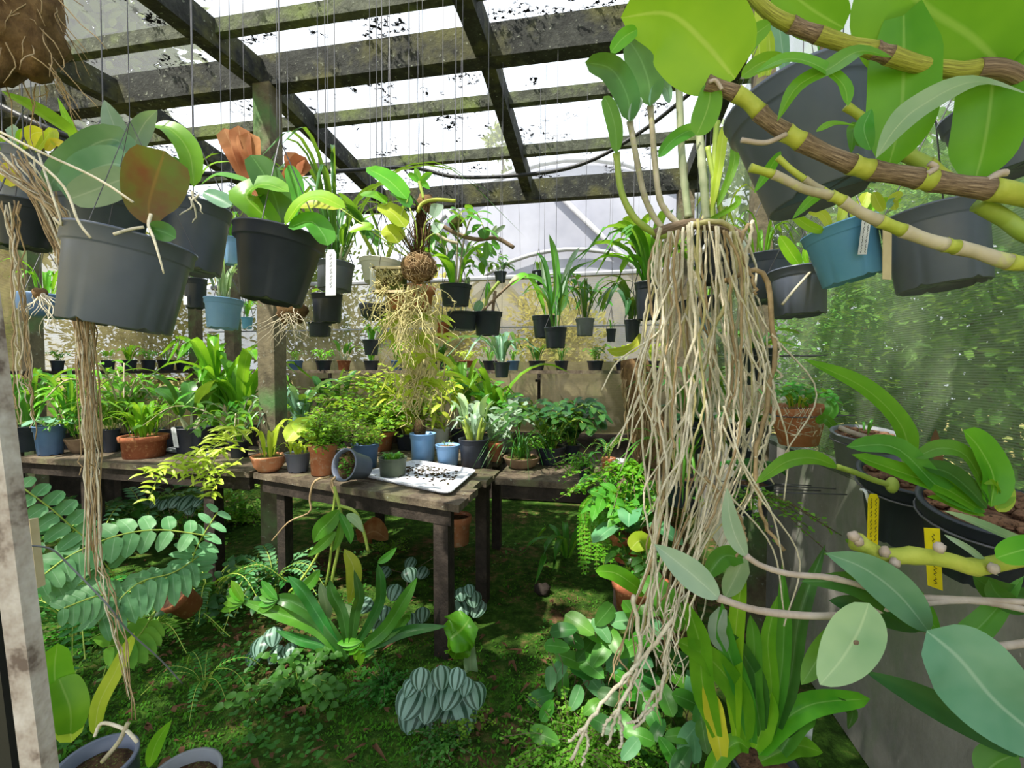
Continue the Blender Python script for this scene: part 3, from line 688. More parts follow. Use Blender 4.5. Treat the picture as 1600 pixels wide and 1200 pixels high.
# ---------------------------------------------------------------- benches and what stands on them
ZB = .77
def bench(label, p0, p1, dv, npl, legs, z=ZB, name='plant_bench', th=.035, gap=.012):
    t = T(name, label, 'bench', V(((p0.x + p1.x) / 2, (p0.y + p1.y) / 2, 0)), 'potting benches'); m = MB(); e = (p1 - p0); L = e.length; e.normalize(); rng = random.Random(int(L * 100))
    dn = dv.normalized(); D = dv.length; wv = D / npl
    for k in range(npl):
        q0 = p0 + dn * (wv * (k + .5)); a = rng.uniform(-.02, .02)
        m.box(V(((q0 + e * L / 2).x, (q0 + e * L / 2).y, z - th / 2 - rng.uniform(0, .006))), e * (L / 2 + a), dn * (wv / 2 - gap / 2), V((0, 0, th / 2)))
    t.part('planks', m, 'bench', smooth=False)
    m = MB(); q = (p0 + p1) / 2 + dn * .05; m.box(V((q.x, q.y, z - th - .045)), e * (L / 2 - .04), dn * .02, V((0, 0, .04))); t.part('apron', m, 'leg', smooth=False); m = MB()
    q = (p0 + p1) / 2 + dn * (D - .05); m.box(V((q.x, q.y, z - th - .045)), e * (L / 2 - .04), dn * .02, V((0, 0, .04))); t.part('apron', m, 'leg', smooth=False)
    for x, y, w in legs:
        q = p0 + e * (L * x) + dn * (D * y); m = MB(); m.box(V((q.x, q.y, (z - th) / 2 - .01)), e * w / 2, dn * w / 2, V((0, 0, (z - th) / 2 + .01))); t.part('leg', m, 'leg', smooth=False)
    return t
q = lambda u, v: onz(u, v, ZB)[0]
P1, P2 = q(397, 738), q(712, 788); DV = q(778, 733) - P2
bench('dark wooden table jutting toward the camera under the white tray', P1, P2, DV, 5, ((.93, .1, .085), (.95, .85, .075), (.12, .12, .07)))
PL0 = q(20, 714)
bench('long weathered plank bench along the left side behind the hanging roots', PL0, P1 - (P1 - PL0).normalized() * .02, AX * .8, 4, ((.3, .12, .09), (.8, .15, .08), (.05, .85, .08)))
PR0, PR1 = q(772, 746), q(985, 760)
bench('low plank bench by the back right corner, dark underneath', PR0, PR1, AX * .75, 4, ((.94, .12, .07), (.9, .8, .07)))
bench('plank bench behind the wooden table carrying the sunlit ferns', P1 + DV * 1.02, P1 + DV * 1.02 + (P2 - P1) * .95, AX * .75, 4, ((.06, .85, .07), (.93, .85, .07)))
# white tray
tr = [q(557, 745), q(703, 777), q(745, 739), q(650, 723)]
def tray(label, cs, mat, rim=.022, name='tray'):
    t = T(name, label, 'tray', sum(cs, V()) / 4); c = sum(cs, V()) / 4; m = MB()
    def ring(f, z, o=0): return [c + (p - c) * f + V((0, 0, z)) + (p - c).normalized() * o for p in cs]
    def rr(ps):                # rounded corners
        out = []
        for i in range(4):
            a, b, d = ps[i - 1], ps[i], ps[(i + 1) % 4]
            for x in (.0, .25, .5, .75, 1): out.append((b.lerp(a, .1) * (1 - x) ** 2 + b * 2 * x * (1 - x) + b.lerp(d, .1) * x * x))
        return out
    rs = [rr(ring(.9, .003)), rr(ring(.93, rim)), rr(ring(1, rim)), rr(ring(1, rim - .006)), rr(ring(.93, rim - .006)), rr(ring(.89, 0))]; n = 20
    for r in rs: m.v += r
    for j in range(5):
        for k in range(n): m.face((j * n + k, j * n + (k + 1) % n, (j + 1) * n + (k + 1) % n, (j + 1) * n + k))
    m.face(list(range(n))); m.face([5 * n + k for k in range(n)][::-1]); t.part('tray_body', m, mat, smooth=False); t.c = c; return t
TRW = tray('shallow white foam tray with spilled soil on the wooden table', tr, 'styro')
m = MB(); rng = random.Random(5)
for _ in range(260):
    a, b = rng.random(), rng.random(); a = a * a if rng.random() < .5 else a
    p = tr[0].lerp(tr[1], .12 + .76 * a).lerp(tr[3].lerp(tr[2], .12 + .76 * a), .12 + .76 * max(0, min(1, rng.gauss(.62, .22)))); s = rng.uniform(.002, .007); m.ball(p + V((0, 0, .004 + s * .4)), s * 1.5, s, s * .6, 6, 4, .4, rng.random() * 9)
one('spilled_soil', m, 'soil', 'crumbs of dark soil scattered in the white tray', 'soil', kind='stuff')
tray('flat grey tray under the black pot on the left bench', [q(246, 706), q(330, 714), q(352, 703), q(280, 698)], 'greypot', .012)
def B(label, u, v, w, h, col='black2', plant=None, **k): k.setdefault('z', ZB); return potted(label, u, v, w, h, None, col, plant, **k)
t = B('black pot with a yellow tag at the far left end of the bench', 48, 706, 76, 40, 'black2', [P('strap', 95, n=14, w=.1, spread=.4, droop=.5, mat='mid'), P('roots', 30, n=8, mat='root')])
x, y, z_ = RGT, V((.28, 0, 1)).normalized(), V((.1, -1, .28)).normalized()
tag(t, t.rim + V((-.02, -t.r - .004, -.09)), x, y, z_, .045, .14, 'tagy', 1, 3)
B('slate blue pot with round fleshy leaves on the left bench', 79, 712, 58, 46, 'slate', P('phal', 42, n=7, w=.34, mat='blue', each=False))
B('shallow brown bowl between the blue pot and the long roots', 126, 709, 54, 24, 'brownbowl', P('bushy', 50, n=9, mat='mid'), style='bowl', rb=.6)
B('narrow black pot behind the long hanging roots', 174, 707, 32, 36, 'black2', P('bushy', 74, n=9, mat='mid', ll=.25))
B('terracotta bowl of upright lime green leaves on the left bench', 226, 717, 86, 34, 'terrad', [P('tuft', 62, n=34, mat='bright', r=.1, w=.13), P('tuft', 45, n=16, mat='lime', r=.1)], style='clay', rb=.82)
t = B('black pot with a white tag standing in the grey tray', 300, 711, 64, 42, 'black2', P('catt', 100, n=6, w=.26, leaf=.72, mat='dark', spread=.5))
tag(t, t.rim + V((-.04, -t.r + .008, -.06)), RGT, V((-.03, -.15, 1)).normalized(), V((0, -1, -.15)).normalized(), .035, .15, 'tagw', 1, 4)
B('black pot behind the one in the grey tray, tall strap leaves', 336, 699, 48, 34, 'black2', P('strap', 150, n=13, w=.1, spread=.35, droop=.35, mat='bright'))
B('black pot of narrow leaves behind the terracotta bowl of lime leaves', 265, 700, 50, 30, 'black2', P('dend', 95, n=8, mat='mid', w=.05, ll=.2))
B('grey-brown bowl with a bare tan cane beside the green post', 434, 716, 66, 26, 'brownbowl', [P('catt', 62, n=3, w=.12, bulb='rootb', mat='grey'), P('strap', 80, n=9, mat='grey', w=.06)], style='bowl', rb=.7)
B('shallow terracotta dish at the left end of the wooden table', 420, 739, 60, 25, 'terra', [P('strap', 58, n=8, w=.14, spread=.4, droop=.3, mat='ylime'), P('tuft', 20, n=12, mat='mid')], style='bowl', rb=.7, soil='mosstop')
B('small black pot of pale sprouts beside the tall terracotta pot', 466, 739, 44, 30, 'black', P('tuft', 20, n=26, mat='ylime', r=.06, w=.3))
t = B('tall terracotta pot overflowing with lime maidenhair fern', 505, 744, 48, 50, 'terra', [P('maiden', 95, n=60, spread=.9, mat='fern', lean=(.25, 0, 0), r=.05), P('maiden', 62, n=26, spread=.5, mat='fern', lean=(.35, -.2, -.35), r=.05)], style='clay', rb=.8, soil='mosstop', lvl=.96)
m = MB()
for a, b, c2 in (((492, 692), (470, 668), (446, 690)), ((494, 690), (478, 664), (462, 676))):
    m.leaf([A(*a, t.d), A(*b, t.d - .05), A(*c2, t.d - .1)], .115, obov, V((0, -1, .6)), .2, 8)
t.part('leaf', m, 'ylime', label='broad pale yellow leaf')
# pot lying on its side
cc = A(537, 726, 2.46); t = T('tipped_pot', 'small black pot tipped on its side spilling soil on the table', 'plant pot', cc); ez = V((-.45, -.85, .28)).normalized(); ex = ez.cross(V((0, 0, 1))).normalized(); ey = ez.cross(ex)
m = MB(); pot_shape(m, cc - ez * .15, .088, .15, .75, (ex, ey, ez)); t.part('pot', m, 'black'); m = MB(); soil_disc(m, cc - ez * .03, .079, (ex, ey, ez), random.Random(3), 18); t.part('soil', m, 'soil')
m = MB(); rng = random.Random(8)
for _ in range(50):
    p = cc - ez * .02 + ex * rng.uniform(-.05, .05) + ey * rng.uniform(-.05, .05); m.blade(p, V((rng.uniform(-1, 1), -1, rng.uniform(-.5, 1))), V((0, -.4, 1)), .018, .014)
t.part('sprouts', m, 'mid')
m = MB()
for pts in ([(515, 745), (492, 752), (484, 778), (484, 800), (452, 815), (425, 845)], [(518, 748), (523, 768), (530, 790), (521, 820)], [(524, 745), (517, 756), (524, 775)]):
    m.tube(spline([A(a, b, 2.38) for a, b in pts], 16), lambda x: .006 * (1.1 - .5 * x), 6)
t.part('roots', m, 'rootb')
B('blue pot with a small fern behind the tipped pot', 571, 733, 46, 38, 'slate', P('maiden', 48, n=34, mat='fern', spread=.8), rb=.78)
B('round grey-green bowl standing in the white tray', 614, 746, 46, 28, 'greenbowl', P('tuft', 14, n=40, mat='mid', r=.07, w=.4), rb=.9, lvl=.75, soil='mosstop', z=ZB + .006)
t = B('tall pale blue pot holding an upturned dark clump on the table', 661, 723, 42, 44, 'bluepot', None, rb=.86)
m = MB(); m.ball(t.c + V((-.02, 0, .05)), .045, .045, .065, 12, 9, .3, 4); t.part('fibre_clump', m, 'soil')
B('short pale blue pot behind the right end of the white tray', 700, 729, 40, 32, 'bluepot', P('tuft', 10, n=8, mat='pale'), rb=.8)
B('black pot of upright green canes right of the short blue pot', 741, 732, 50, 44, 'black2', [P('catt', 92, n=9, w=.12, leaf=.5, mat='pale', bulb='stem', spread=.4, brad=.045), P('strap', 60, n=6, mat='grey', w=.14)], rb=.84)
B('small terracotta pot half hidden by the black pot of canes', 774, 722, 24, 30, 'terra', P('bushy', 50, n=6, mat='grey', ll=.34, w=.2), style='clay')
B('black pot of tall straps at the back of the wooden table', 724, 699, 46, 30, 'black2', [P('strap', 130, n=12, w=.08, spread=.32, droop=.35, mat='mid'), P('catt', 95, n=5, mat='ylime', w=.13)])
B('cracked white pot beside the tall straps at the back', 690, 700, 28, 30, 'white', P('dend', 95, n=8, mat='ylime', w=.08, ll=.24, cane='rootg', spread=.6))
B('grey pot of broad pale leaves at the back right of the table', 789, 707, 28, 30, 'greypot', P('bushy', 62, n=6, mat='grey', ll=.42, w=.2, spread=.6))
B('clay pot hidden under the big sunlit yellow-green fern', 590, 706, 60, 30, 'terra', [P('maiden', 120, n=70, mat='fern', spread=1.0, rise=.9), P('maiden', 100, n=30, mat='ylime', spread=.9, rise=.9)], style='clay')
B('dark pot of yellow strap leaves between the fern and the tall blue pot', 640, 704, 50, 26, 'black2', [P('strap', 105, n=16, w=.07, spread=.45, droop=.35, mat='ylime'), P('dend', 100, n=7, mat='ylime', cane='rootg', w=.06)])
B('dark pot of blue-green leaves right of the green post', 470, 704, 54, 28, 'black2', [P('strap', 82, n=9, w=.16, spread=.55, droop=.3, mat='blue'), P('catt', 90, n=4, mat='dark', w=.16)])
B('dark pot of upright slim leaves behind the tall terracotta pot', 522, 698, 40, 24, 'black2', P('catt', 118, n=5, w=.12, mat='dark', leaf=.5, spread=.25))
for lab, u, v, w, h, col, pl in (('black pot of arching grassy leaves at the back of the left bench behind the roots', 112, 702, 40, 26, 'black2', [P('strap', 110, n=20, w=.05, mat='mid', spread=.7, droop=.7), P('dend', 95, n=7, mat='bright', w=.06)]),
        ('black pot of fine upright stems at the back of the left bench', 196, 702, 40, 26, 'black2', [P('dend', 130, n=11, mat='bright', w=.05, ll=.17, spread=.5), P('tuft', 70, n=20, mat='mid', w=.1)]),
        ('black pot of glossy broad straps left of the green post', 376, 699, 46, 26, 'black2', [P('strap', 135, n=14, w=.11, mat='bright', spread=.5, droop=.35), P('strap', 90, n=12, w=.09, mat='mid', spread=.8, droop=.6)]),
        ('black pot of bushy green shoots just in front of the broad straps', 374, 716, 36, 26, 'black2', [P('dend', 85, n=10, mat='mid', w=.09, ll=.24, spread=.8), P('strap', 60, n=14, w=.07, mat='bright', spread=.9, droop=.6)]),
        ('brown pot of sunlit fern fronds right of the big yellow-green fern', 616, 692, 44, 26, 'brownbowl', [P('maiden', 120, n=46, mat='ylime', spread=.8, rise=1.0), P('fern', 110, n=10, mat='fern')]),
        ('black pot of leaning pale straps right of the tall straps at the back', 768, 702, 38, 26, 'black2', [P('strap', 110, n=10, w=.12, mat='bright', spread=.6, droop=.5), P('bushy', 85, n=8, mat='mid', ll=.3, w=.14)])):
    B(lab, u, v, w, h, col, pl)
# back right bench
B('brown pan of moss and trailing grass on the back right bench', 815, 735, 60, 18, 'brownbowl', [P('strap', 56, n=44, w=.025, spread=1.0, droop=.9, mat='dark', r=.06), P('tuft', 20, n=30, mat='mid')], style='bowl', soil='mosstop', rb=.7)
B('dark pot of leafy greenery on the back right bench', 860, 728, 50, 28, 'black2', [P('bushy', 84, n=16, mat='dark', ll=.24, w=.12, spread=.75), P('maiden', 70, n=20, mat='fern', spread=.8)])
B('slim black pot of broad dark leaves on the back right bench', 893, 722, 30, 26, 'black2', [P('bushy', 80, n=12, mat='deep', ll=.3, w=.18, spread=.6), P('strap', 62, n=14, mat='mid', w=.05)])
B('black pot with soil at the bench end under trailing maidenhair', 916, 757, 28, 28, 'black2', [P('maiden', 60, n=22, mat='bright', lean=(-.5, -.2, -.35), spread=.7), P('strap', 36, n=6, mat='dark', w=.1, lean=(.2, 0, -.3))])
B('small terracotta pot beside the white tin on the bench end', 951, 741, 24, 24, 'terra', P('fern', 42, n=7, mat='dark'), style='clay', rb=.8)
pp, dd = onz(968, 742, ZB); k = dd / F; m = MB(); pot_shape(m, pp + V((0, .04, 0)), 14 * k, 22 * k, .98, None, 'clay', 20); t = T('tin_can', 'white rusty tin can beside the small terracotta pot', 'tin', pp + V((0, .04, 0))); t.part('can', m, 'white'); m = MB(); m.lathe(pp + V((0, .04, 8 * k)), [(14.3 * k * .95, 0), (14.3 * k * .97, 3 * k)], 20); t.part('rust_band', m, 'terrad')
# ---------------------------------------------------------------- hanging pots
def H(label, u, v, w, h, d, col='black2', plant=None, **k):
    k.setdefault('wires', True); k.setdefault('name', 'hanging_plant'); k.setdefault('cat', 'hanging plant'); return potted(label, u, v, w, h, d, col, plant, **k)
def trace(t, pts, d, wpx, mat, prof=oblong, nrm=None, fold=.22, seg=14, label=None, wave=0, twist=0, name='leaf', nx=3, curl=0, parent=None):
    """a leaf whose midrib runs through the listed pixels; a third number is the depth"""
    Q = [A(p[0], p[1], p[2] if len(p) > 2 else d) for p in pts]; m = MB(); dd = sum((p[2] if len(p) > 2 else d) for p in pts) / len(pts)
    m.leaf(Q, wpx * dd / F, prof, nrm if nrm is not None else (EYE - Q[len(Q) // 2]).normalized(), fold, seg, nx, wave, 0, twist, curl)
    return t.part(name, m, mat, parent, label)
def cane(t, pts, d, wpx, mat, name='stem', label=None, nodes=None, ns=8, parent=None):
    Q = spline([A(p[0], p[1], p[2] if len(p) > 2 else d) for p in pts], 22); m = MB(); r0 = wpx * d / F / 2
    m.tube(Q, (lambda x: r0 * (1 + .0 * x)) if not nodes else (lambda x: r0 * (1 + .22 * max(0, math.cos(x * nodes * 2 * PI)) ** 8)), ns); return t.part(name, m, mat, parent, label)
# left foreground --------------------------------------------------------------
t = H('large dark grey pot hanging nearest on the left, tilted, with a red-brown leaf', 208, 376, 216, 138, .95, 'black', None, tilt=(9, -4), rb=.84, n=48, seed=1, wrad=.0008)
trace(t, [(236, 354), (232, 322), (243, 280), (258, 236)], .88, 84, 'red', P_(.75, .32), fold=.1, label='broad red-brown green leaf')
trace(t, [(232, 356), (255, 362), (275, 372)], .86, 30, 'dark', oblong)
m = MB(); m.tube(spline([A(*p) for p in ((236, 335, .87), (232, 352, .86), (240, 372, .835), (250, 405, .83), (256, 428, .835))], 12), lambda x: .0032 * (1.05 - .6 * x), 7); t.part('root', m, 'root')
m = MB(); m.tube(spline([A(*p) for p in ((225, 355, .87), (205, 358, .86), (178, 366, .835))], 8), .003, 6); t.part('root', m, 'root')
t = H('dark pot behind the largest left pot with blue-grey drooping leaves', 165, 310, 158, 92, 1.18, 'black', None, tilt=(4, 0), seed=2)
trace(t, [(200, 268), (188, 222), (150, 224), (100, 262), (70, 300)], 1.02, 44, 'blue', oblong, None, .3, label='drooping blue-grey leaf')
trace(t, [(203, 266), (176, 256), (135, 272), (104, 310)], 1.0, 56, 'blue', oblong, None, .15)
trace(t, [(210, 276), (180, 284), (145, 298), (106, 312)], .96, 50, 'grey', oblong, None, .15)
trace(t, [(202, 258), (186, 222), (176, 190), (163, 156)], 1.08, 34, 'grey', lance, fold=.3)
trace(t, [(204, 256), (212, 220), (228, 190), (246, 172)], 1.1, 30, 'grey', lance, fold=.3)
trace(t, [(196, 262), (172, 240), (156, 258)], 1.1, 30, 'mid', oblong, V((0, -.5, 1)))
trace(t, [(203, 262), (196, 236), (178, 226), (172, 230)], 1.06, 34, 'dark', oblong, V((.4, -1, .2)))
trace(t, [(140, 232, 1.3), (95, 200, 1.2), (48, 168, 1.1), (2, 142, 1.0)], 1.15, 34, 'bright', lance, V((.2, -.8, .6)), .4, seg=16)
trace(t, [(150, 262, 1.3), (118, 215, 1.3), (90, 152, 1.3)], 1.3, 15, 'lime', lance)
t = H('dark grey pot just behind the largest left pot with arching green leaves', 305, 322, 122, 104, 1.32, 'black', None, tilt=(5, -3), rb=.86, seed=3)
trace(t, [(303, 292), (296, 240), (270, 205), (240, 195)], 1.25, 36, 'bright', oblong, V((.4, -.7, .5)), .3, seg=16)
trace(t, [(312, 290), (340, 274), (375, 280), (390, 286)], 1.25, 20, 'mid', lance, V((0, -.6, .8)))
trace(t, [(318, 300), (345, 312), (362, 322)], 1.22, 26, 'blue', oblong, V((-.3, -.8, .5)))
trace(t, [(305, 288), (330, 258), (366, 252)], 1.35, 12, 'lime', lance, V((0, -.6, .8)))
trace(t, [(296, 290), (268, 262), (246, 300)], 1.4, 34, 'dark', oblong)
m = MB(); rng = random.Random(3)
for a in ((288, 300), (300, 298), (296, 308), (310, 304)): rootline(m, A(a[0], a[1], 1.22), .07, rng, .003, .03, V((rng.uniform(-.3, .3), -.2, 0)))
t.part('roots', m, 'root')
t = H('black hanging pot with rounded green leaves and a long white name tag', 440, 366, 148, 108, 1.2, 'black2', None, tilt=(8, -3), rb=.66, n=40, seed=4)
trace(t, [(440, 352), (430, 310), (412, 272), (392, 242)], 1.15, 48, 'dark', oblong, V((.5, -.9, .2)), .25)
trace(t, [(436, 358), (405, 330), (385, 305), (412, 288), (452, 300)], 1.12, 52, 'bright', oblong, V((.1, -.7, .7)), .2, seg=16)
trace(t, [(445, 352), (470, 318), (500, 308), (540, 326)], 1.1, 36, 'lime', oblong, V((-.1, -.7, .7)), .2, label='yellow-tipped leaf')
trace(t, [(450, 356), (485, 346), (505, 366), (512, 384)], 1.1, 38, 'mid', oblong, V((.3, -.8, .5)), .25)
trace(t, [(432, 362), (405, 340), (420, 356)], 1.12, 28, 'blue', oblong, V((0, -.6, .8)))
trace(t, [(455, 350), (466, 300), (450, 258)], 1.28, 30, 'mid', oblong, V((-.3, -.9, .3)))
for i, (a, b, c2) in enumerate((((425, 350), (380, 270), (350, 200)), ((430, 345), (388, 268), (372, 196)), ((432, 340), (400, 270), (388, 206)), ((440, 338), (455, 280), (462, 238)), ((436, 342), (448, 285), (478, 246)))):
    trace(t, [(a[0], a[1], 1.32), (b[0], b[1], 1.34), (c2[0], c2[1], 1.36)], 1.34, 30, 'dry', P_(1.1, .16), fold=.5, wave=.5, label='dried rusty-brown frond', name='dry_frond')
tag(t, A(517, 426, 1.1), V((1, -.05, .03)).normalized(), V((.03, -.02, 1)).normalized(), V((.05, -1, 0)), .025, .108, 'tagw', 1, 8, lw=.0005)
t = H('wide dark pot at the far left with yellow and orange leaves', 52, 246, 122, 84, 1.5, 'black', None, tilt=(6, -4), seed=5)
for pts, w, mt in (([(40, 232), (50, 210), (70, 206)], 22, 'yellow'), ([(72, 236), (85, 222), (110, 232)], 12, 'yellow'), ([(30, 235), (20, 205), (14, 198)], 16, 'grey'), ([(36, 235), (34, 214), (40, 202)], 14, 'lime'), ([(55, 238), (82, 205), (84, 228)], 12, 'ylime'),
                   ([(10, 240), (4, 225), (0, 215)], 14, 'lime'), ([(0, 262), (12, 270), (16, 292)], 26, 'yellow')):
    trace(t, pts, 1.42, w, mt, oblong)
# far-left shadowy pots and root bundle
t = H('wide grey-blue bowl hung low at the left behind the root bundle', 72, 462, 100, 34, 1.75, 'slate', P('strap', 55, n=9, mat='bright', w=.1), tilt=(2, -3), rb=.8, style='bowl')
H('small squat pale pot tucked behind the top of the root bundle', 8, 346, 62, 42, 1.5, 'greypot', P('roots', 40, n=6), tilt=(0, -4), style='bowl')
t = T('epiphyte_mount', 'shaggy brown fibre slab hanging in the top left corner', 'mounted plant', A(20, 90, .8)); m = MB(); m.ball(A(14, 30, .85), .075, .07, .12, 22, 16, .45, 3, 2.6); t.part('fibre_slab', m, 'fibre')
m = MB(); rng = random.Random(31)
for i in range(90):
    a = rng.uniform(0, 6.28); p = A(14, 30, .85) + V((math.cos(a) * .065, math.sin(a) * .055, rng.uniform(-.09, .1))); rootline(m, p, rng.uniform(.04, .13), rng, .0012, .04, V((math.cos(a) * .4, math.sin(a) * .3, 0)), 6, 0, 4)
t.part('root_hairs', m, 'rootb'); m = MB(); m.tube([A(14, -10, .85), V((A(14, -10, .85).x, A(14, -10, .85).y, 3.3))], .0012, 4); t.part('hanging_wire', m, 'wire')
t = H('dark pot at the left edge trailing a long curtain of tan roots', 40, 318, 120, 70, 1.12, 'black2', None, seed=6, tilt=(3, 0))
rng = random.Random(77)
def strand(pts, d0, rad, rng, jit=5, n=26):
    Q = spline([A(p[0] + rng.gauss(0, jit), p[1] + rng.gauss(0, jit), (p[2] if len(p) > 2 else d0) + rng.gauss(0, .02)) for p in pts], n)
    return [q + V((rng.gauss(0, .0022), rng.gauss(0, .002), rng.gauss(0, .001))) for q in Q]
for i in range(46):           # each strand its own root
    m = MB(); g = rng.random(); e = rng.choice([620, 740, 820, 860, 900, 700])
    if i < 30: pts = [(rng.uniform(-20, 60), 236 + g * 30, 1.0), (60 + g * 50, 330 + g * 10, .98), (98 + g * 45, 440, .97), (118 + g * 30, 560, .97), (128 + g * 24, 700, .97), (130 + g * 26, e, .97)]
    elif i < 40: pts = [(rng.uniform(-10, 40), 320, 1.0), (14 + g * 30, 450, 1.0), (20 + g * 34, 580, 1.0), (24 + g * 40, rng.uniform(600, 700), 1.0)]
    else: pts = [(40 + g * 50, 300, 1.0), (118 + g * 18, 470, .97), (136 + g * 16, 640, .97), (146 + g * 10, 860, .97), (160 + g * 10, 920, .97), (184 + g * 14, 1000, .97), (200 + g * 18, 1080 + g * 50, .97)]
    m.tube(strand(pts, 1, 0, rng, 4), lambda x: .0017 * (1.1 - .4 * x), 4, True, .15, rng); t.part('root', m, 'rootb' if i % 3 else 'root')
m = MB()
for pts in ([(0, 206, .8), (60, 236, .8), (130, 268, .8), (170, 290, .8), (208, 316, .8)], [(0, 212, .78), (50, 246, .78), (100, 292, .78), (122, 345, .78), (142, 372, .78)], [(60, 240, .9), (80, 300, .85), (96, 350, .85), (84, 340, .85)]):
    m = MB(); m.tube(spline([A(*p) for p in pts], 14), .0022, 5); t.part('root', m, 'root')
t = T('root_clump', 'tuft of grey hanging roots below the grey-blue bowl at the left', 'hanging plant', A(62, 475, 1.6)); m = MB(); rng = random.Random(5)
for i in range(26): rootline(m, A(62 + rng.uniform(-8, 8), 458, 1.55), rng.uniform(.05, .16), rng, .0014, .05, V((rng.uniform(-.6, .6), 0, 0)), 7, 0, 4)
t.part('roots', m, 'root'); m = MB(); m.ball(A(62, 458, 1.56), .022, .02, .018, 10, 7, .3, 2); t.part('crown', m, 'fibre'); m = MB(); m.tube([A(62, 458, 1.56), A(62, 110, 1.8)], .001, 4); t.part('hanging_wire', m, 'wire')
# mid left ----------------------------------------------------------------------
H('small sky blue pot hanging just right of the two dark left pots', 350, 468, 64, 46, 1.9, 'bluepot', [P('strap', 74, n=7, w=.08, mat='pale', droop=.2, spread=.3), P('catt', 60, n=4, mat='grey', w=.12)], tilt=(2, -3), rb=.78)
H('tiny blue pot peeking out right of the second dark pot', 363, 372, 32, 42, 1.9, 'bluepot', P('strap', 60, n=8, mat='mid', w=.08), rb=.85)
t = H('small black square-shouldered pot below the second dark pot', 305, 436, 40, 46, 2.0, 'black2', P('strap', 40, n=6, mat='mid'), rb=.8); tag(t, t.rim + V((-.01, -t.r - .004, -.1)), RGT, V((0, 0, 1)), V((0, -1, 0)), .016, .035, 'tagw', 0, 1)
H('tiny mint green pot hanging left of the mossy post', 386, 496, 20, 18, 2.4, 'tealpot', P('tuft', 30, n=8, mat='mid'))
t = H('grey-black pot half hidden behind the long white name tag', 525, 412, 60, 42, 1.6, 'black', [P('strap', 190, n=26, w=.03, spread=.75, droop=.75, mat='dark', fold=.4), P('catt', 90, n=5, mat='bright', w=.16)], tilt=(3, -3), rb=.88)
H('black pot hung below the grey-black pot left of the epiphyte', 511, 460, 50, 44, 1.75, 'black2', P('phal', 30, n=4, mat='mid', each=False), rb=.85)
H('lowest small black pot in the column beside the mossy post', 500, 504, 38, 22, 2.0, 'black2', P('roots', 20, n=5), rb=.85)
t = T('root_ball', 'brown ball of bare roots hanging against the mossy post', 'hanging plant', A(452, 492, 1.7)); m = MB(); m.ball(A(455, 486, 1.7), .055, .05, .045, 16, 10, .4, 6, 3); t.part('fibre_ball', m, 'fibre'); m = MB(); rng = random.Random(12)
for i in range(26): rootline(m, A(455 + rng.uniform(-14, 14), 486 + rng.uniform(-6, 8), 1.66), rng.uniform(.05, .14), rng, .0013, .07, V((rng.uniform(-1.1, 1.1), -.1, 0)), 7, 0, 4)
t.part('roots', m, 'root'); m = MB(); m.tube([A(455, 486, 1.7), A(448, 60, 2.2)], .001, 4); t.part('hanging_wire', m, 'wire')
# central epiphyte column
t = H('pale grey-white pot with a square rim hanging left of the root ball epiphyte', 598, 410, 74, 34, 1.55, 'white', [P('catt', 92, n=7, w=.2, mat='mid', leaf=.5, bulb='stem', spread=.7)], tilt=(5, -3), rb=.7)
tag(t, A(583, 436, 1.46), RGT, V((.02, 0, 1)).normalized(), V((0, -1, 0)), .02, .07, 'tagw', 0, 1)
t = T('moss_basket', 'square slatted basket packed with tangled yellow-green roots', 'hanging plant', A(612, 470, 1.42)); m = MB(); bx = A(612, 440, 1.44)
m.box(bx, V((.042, -.004, 0)), V((0, .03, 0)), V((.002, 0, .034))); t.part('root_mat', m, 'mosstop', smooth=False); m = MB()
for z in (-.036, .036):
    for y in (-.033, .033): m.box(bx + V((0, y, z)), V((.05, 0, 0)), V((0, .003, 0)), V((0, 0, .004)))
    for x in (-.045, .045): m.box(bx + V((x, 0, z)), V((.004, 0, 0)), V((0, .036, 0)), V((0, 0, .003)))
t.part('slat_frame', m, 'tagc', smooth=False); m = MB(); rng = random.Random(4)
for i in range(60):
    p = bx + V((rng.uniform(-.04, .04), -.034, rng.uniform(-.03, .03))); Q = [p]
    for k in range(6): Q.append(Q[-1] + V((rng.uniform(-.012, .012), rng.uniform(-.005, .004), rng.uniform(-.012, .01))))
    m.tube(Q, .0014, 4)
for i in range(34): rootline(m, bx + V((rng.uniform(-.045, .1), -.03, -.03)), rng.uniform(.06, .26), rng, .0016, .06, V((rng.uniform(-.5, .5), -.05, 0)), 9, 1, 4)
t.part('roots', m, 'rootg'); m = MB()
for x in (-.04, .04): m.tube([bx + V((x, 0, .036)), bx + V((0, 0, .3)), V((bx.x, bx.y, topz(bx)))], .001, 4)
t.part('hanging_wire', m, 'wire')
H('terracotta pot behind the slatted basket of roots', 640, 450, 84, 34, 1.66, 'terra', P('roots', 70, n=12, mat='rootg', spread=.5), style='clay', rb=.8)
H('dark saucer pot below the slatted basket of roots', 590, 476, 60, 24, 1.9, 'black2', P('dend', 40, n=4, mat='ylime', down=1.0), style='bowl')
t = T('mounted_epiphyte', 'epiphyte with broad leaves growing from a round brown root ball on an upright stick', 'mounted plant', A(655, 420, 1.4))
m = MB(); m.ball(A(655, 418, 1.4), .05, .048, .045, 22, 14, .35, 9, 3); t.part('root_ball', m, 'fibre'); m = MB(); rng = random.Random(14)
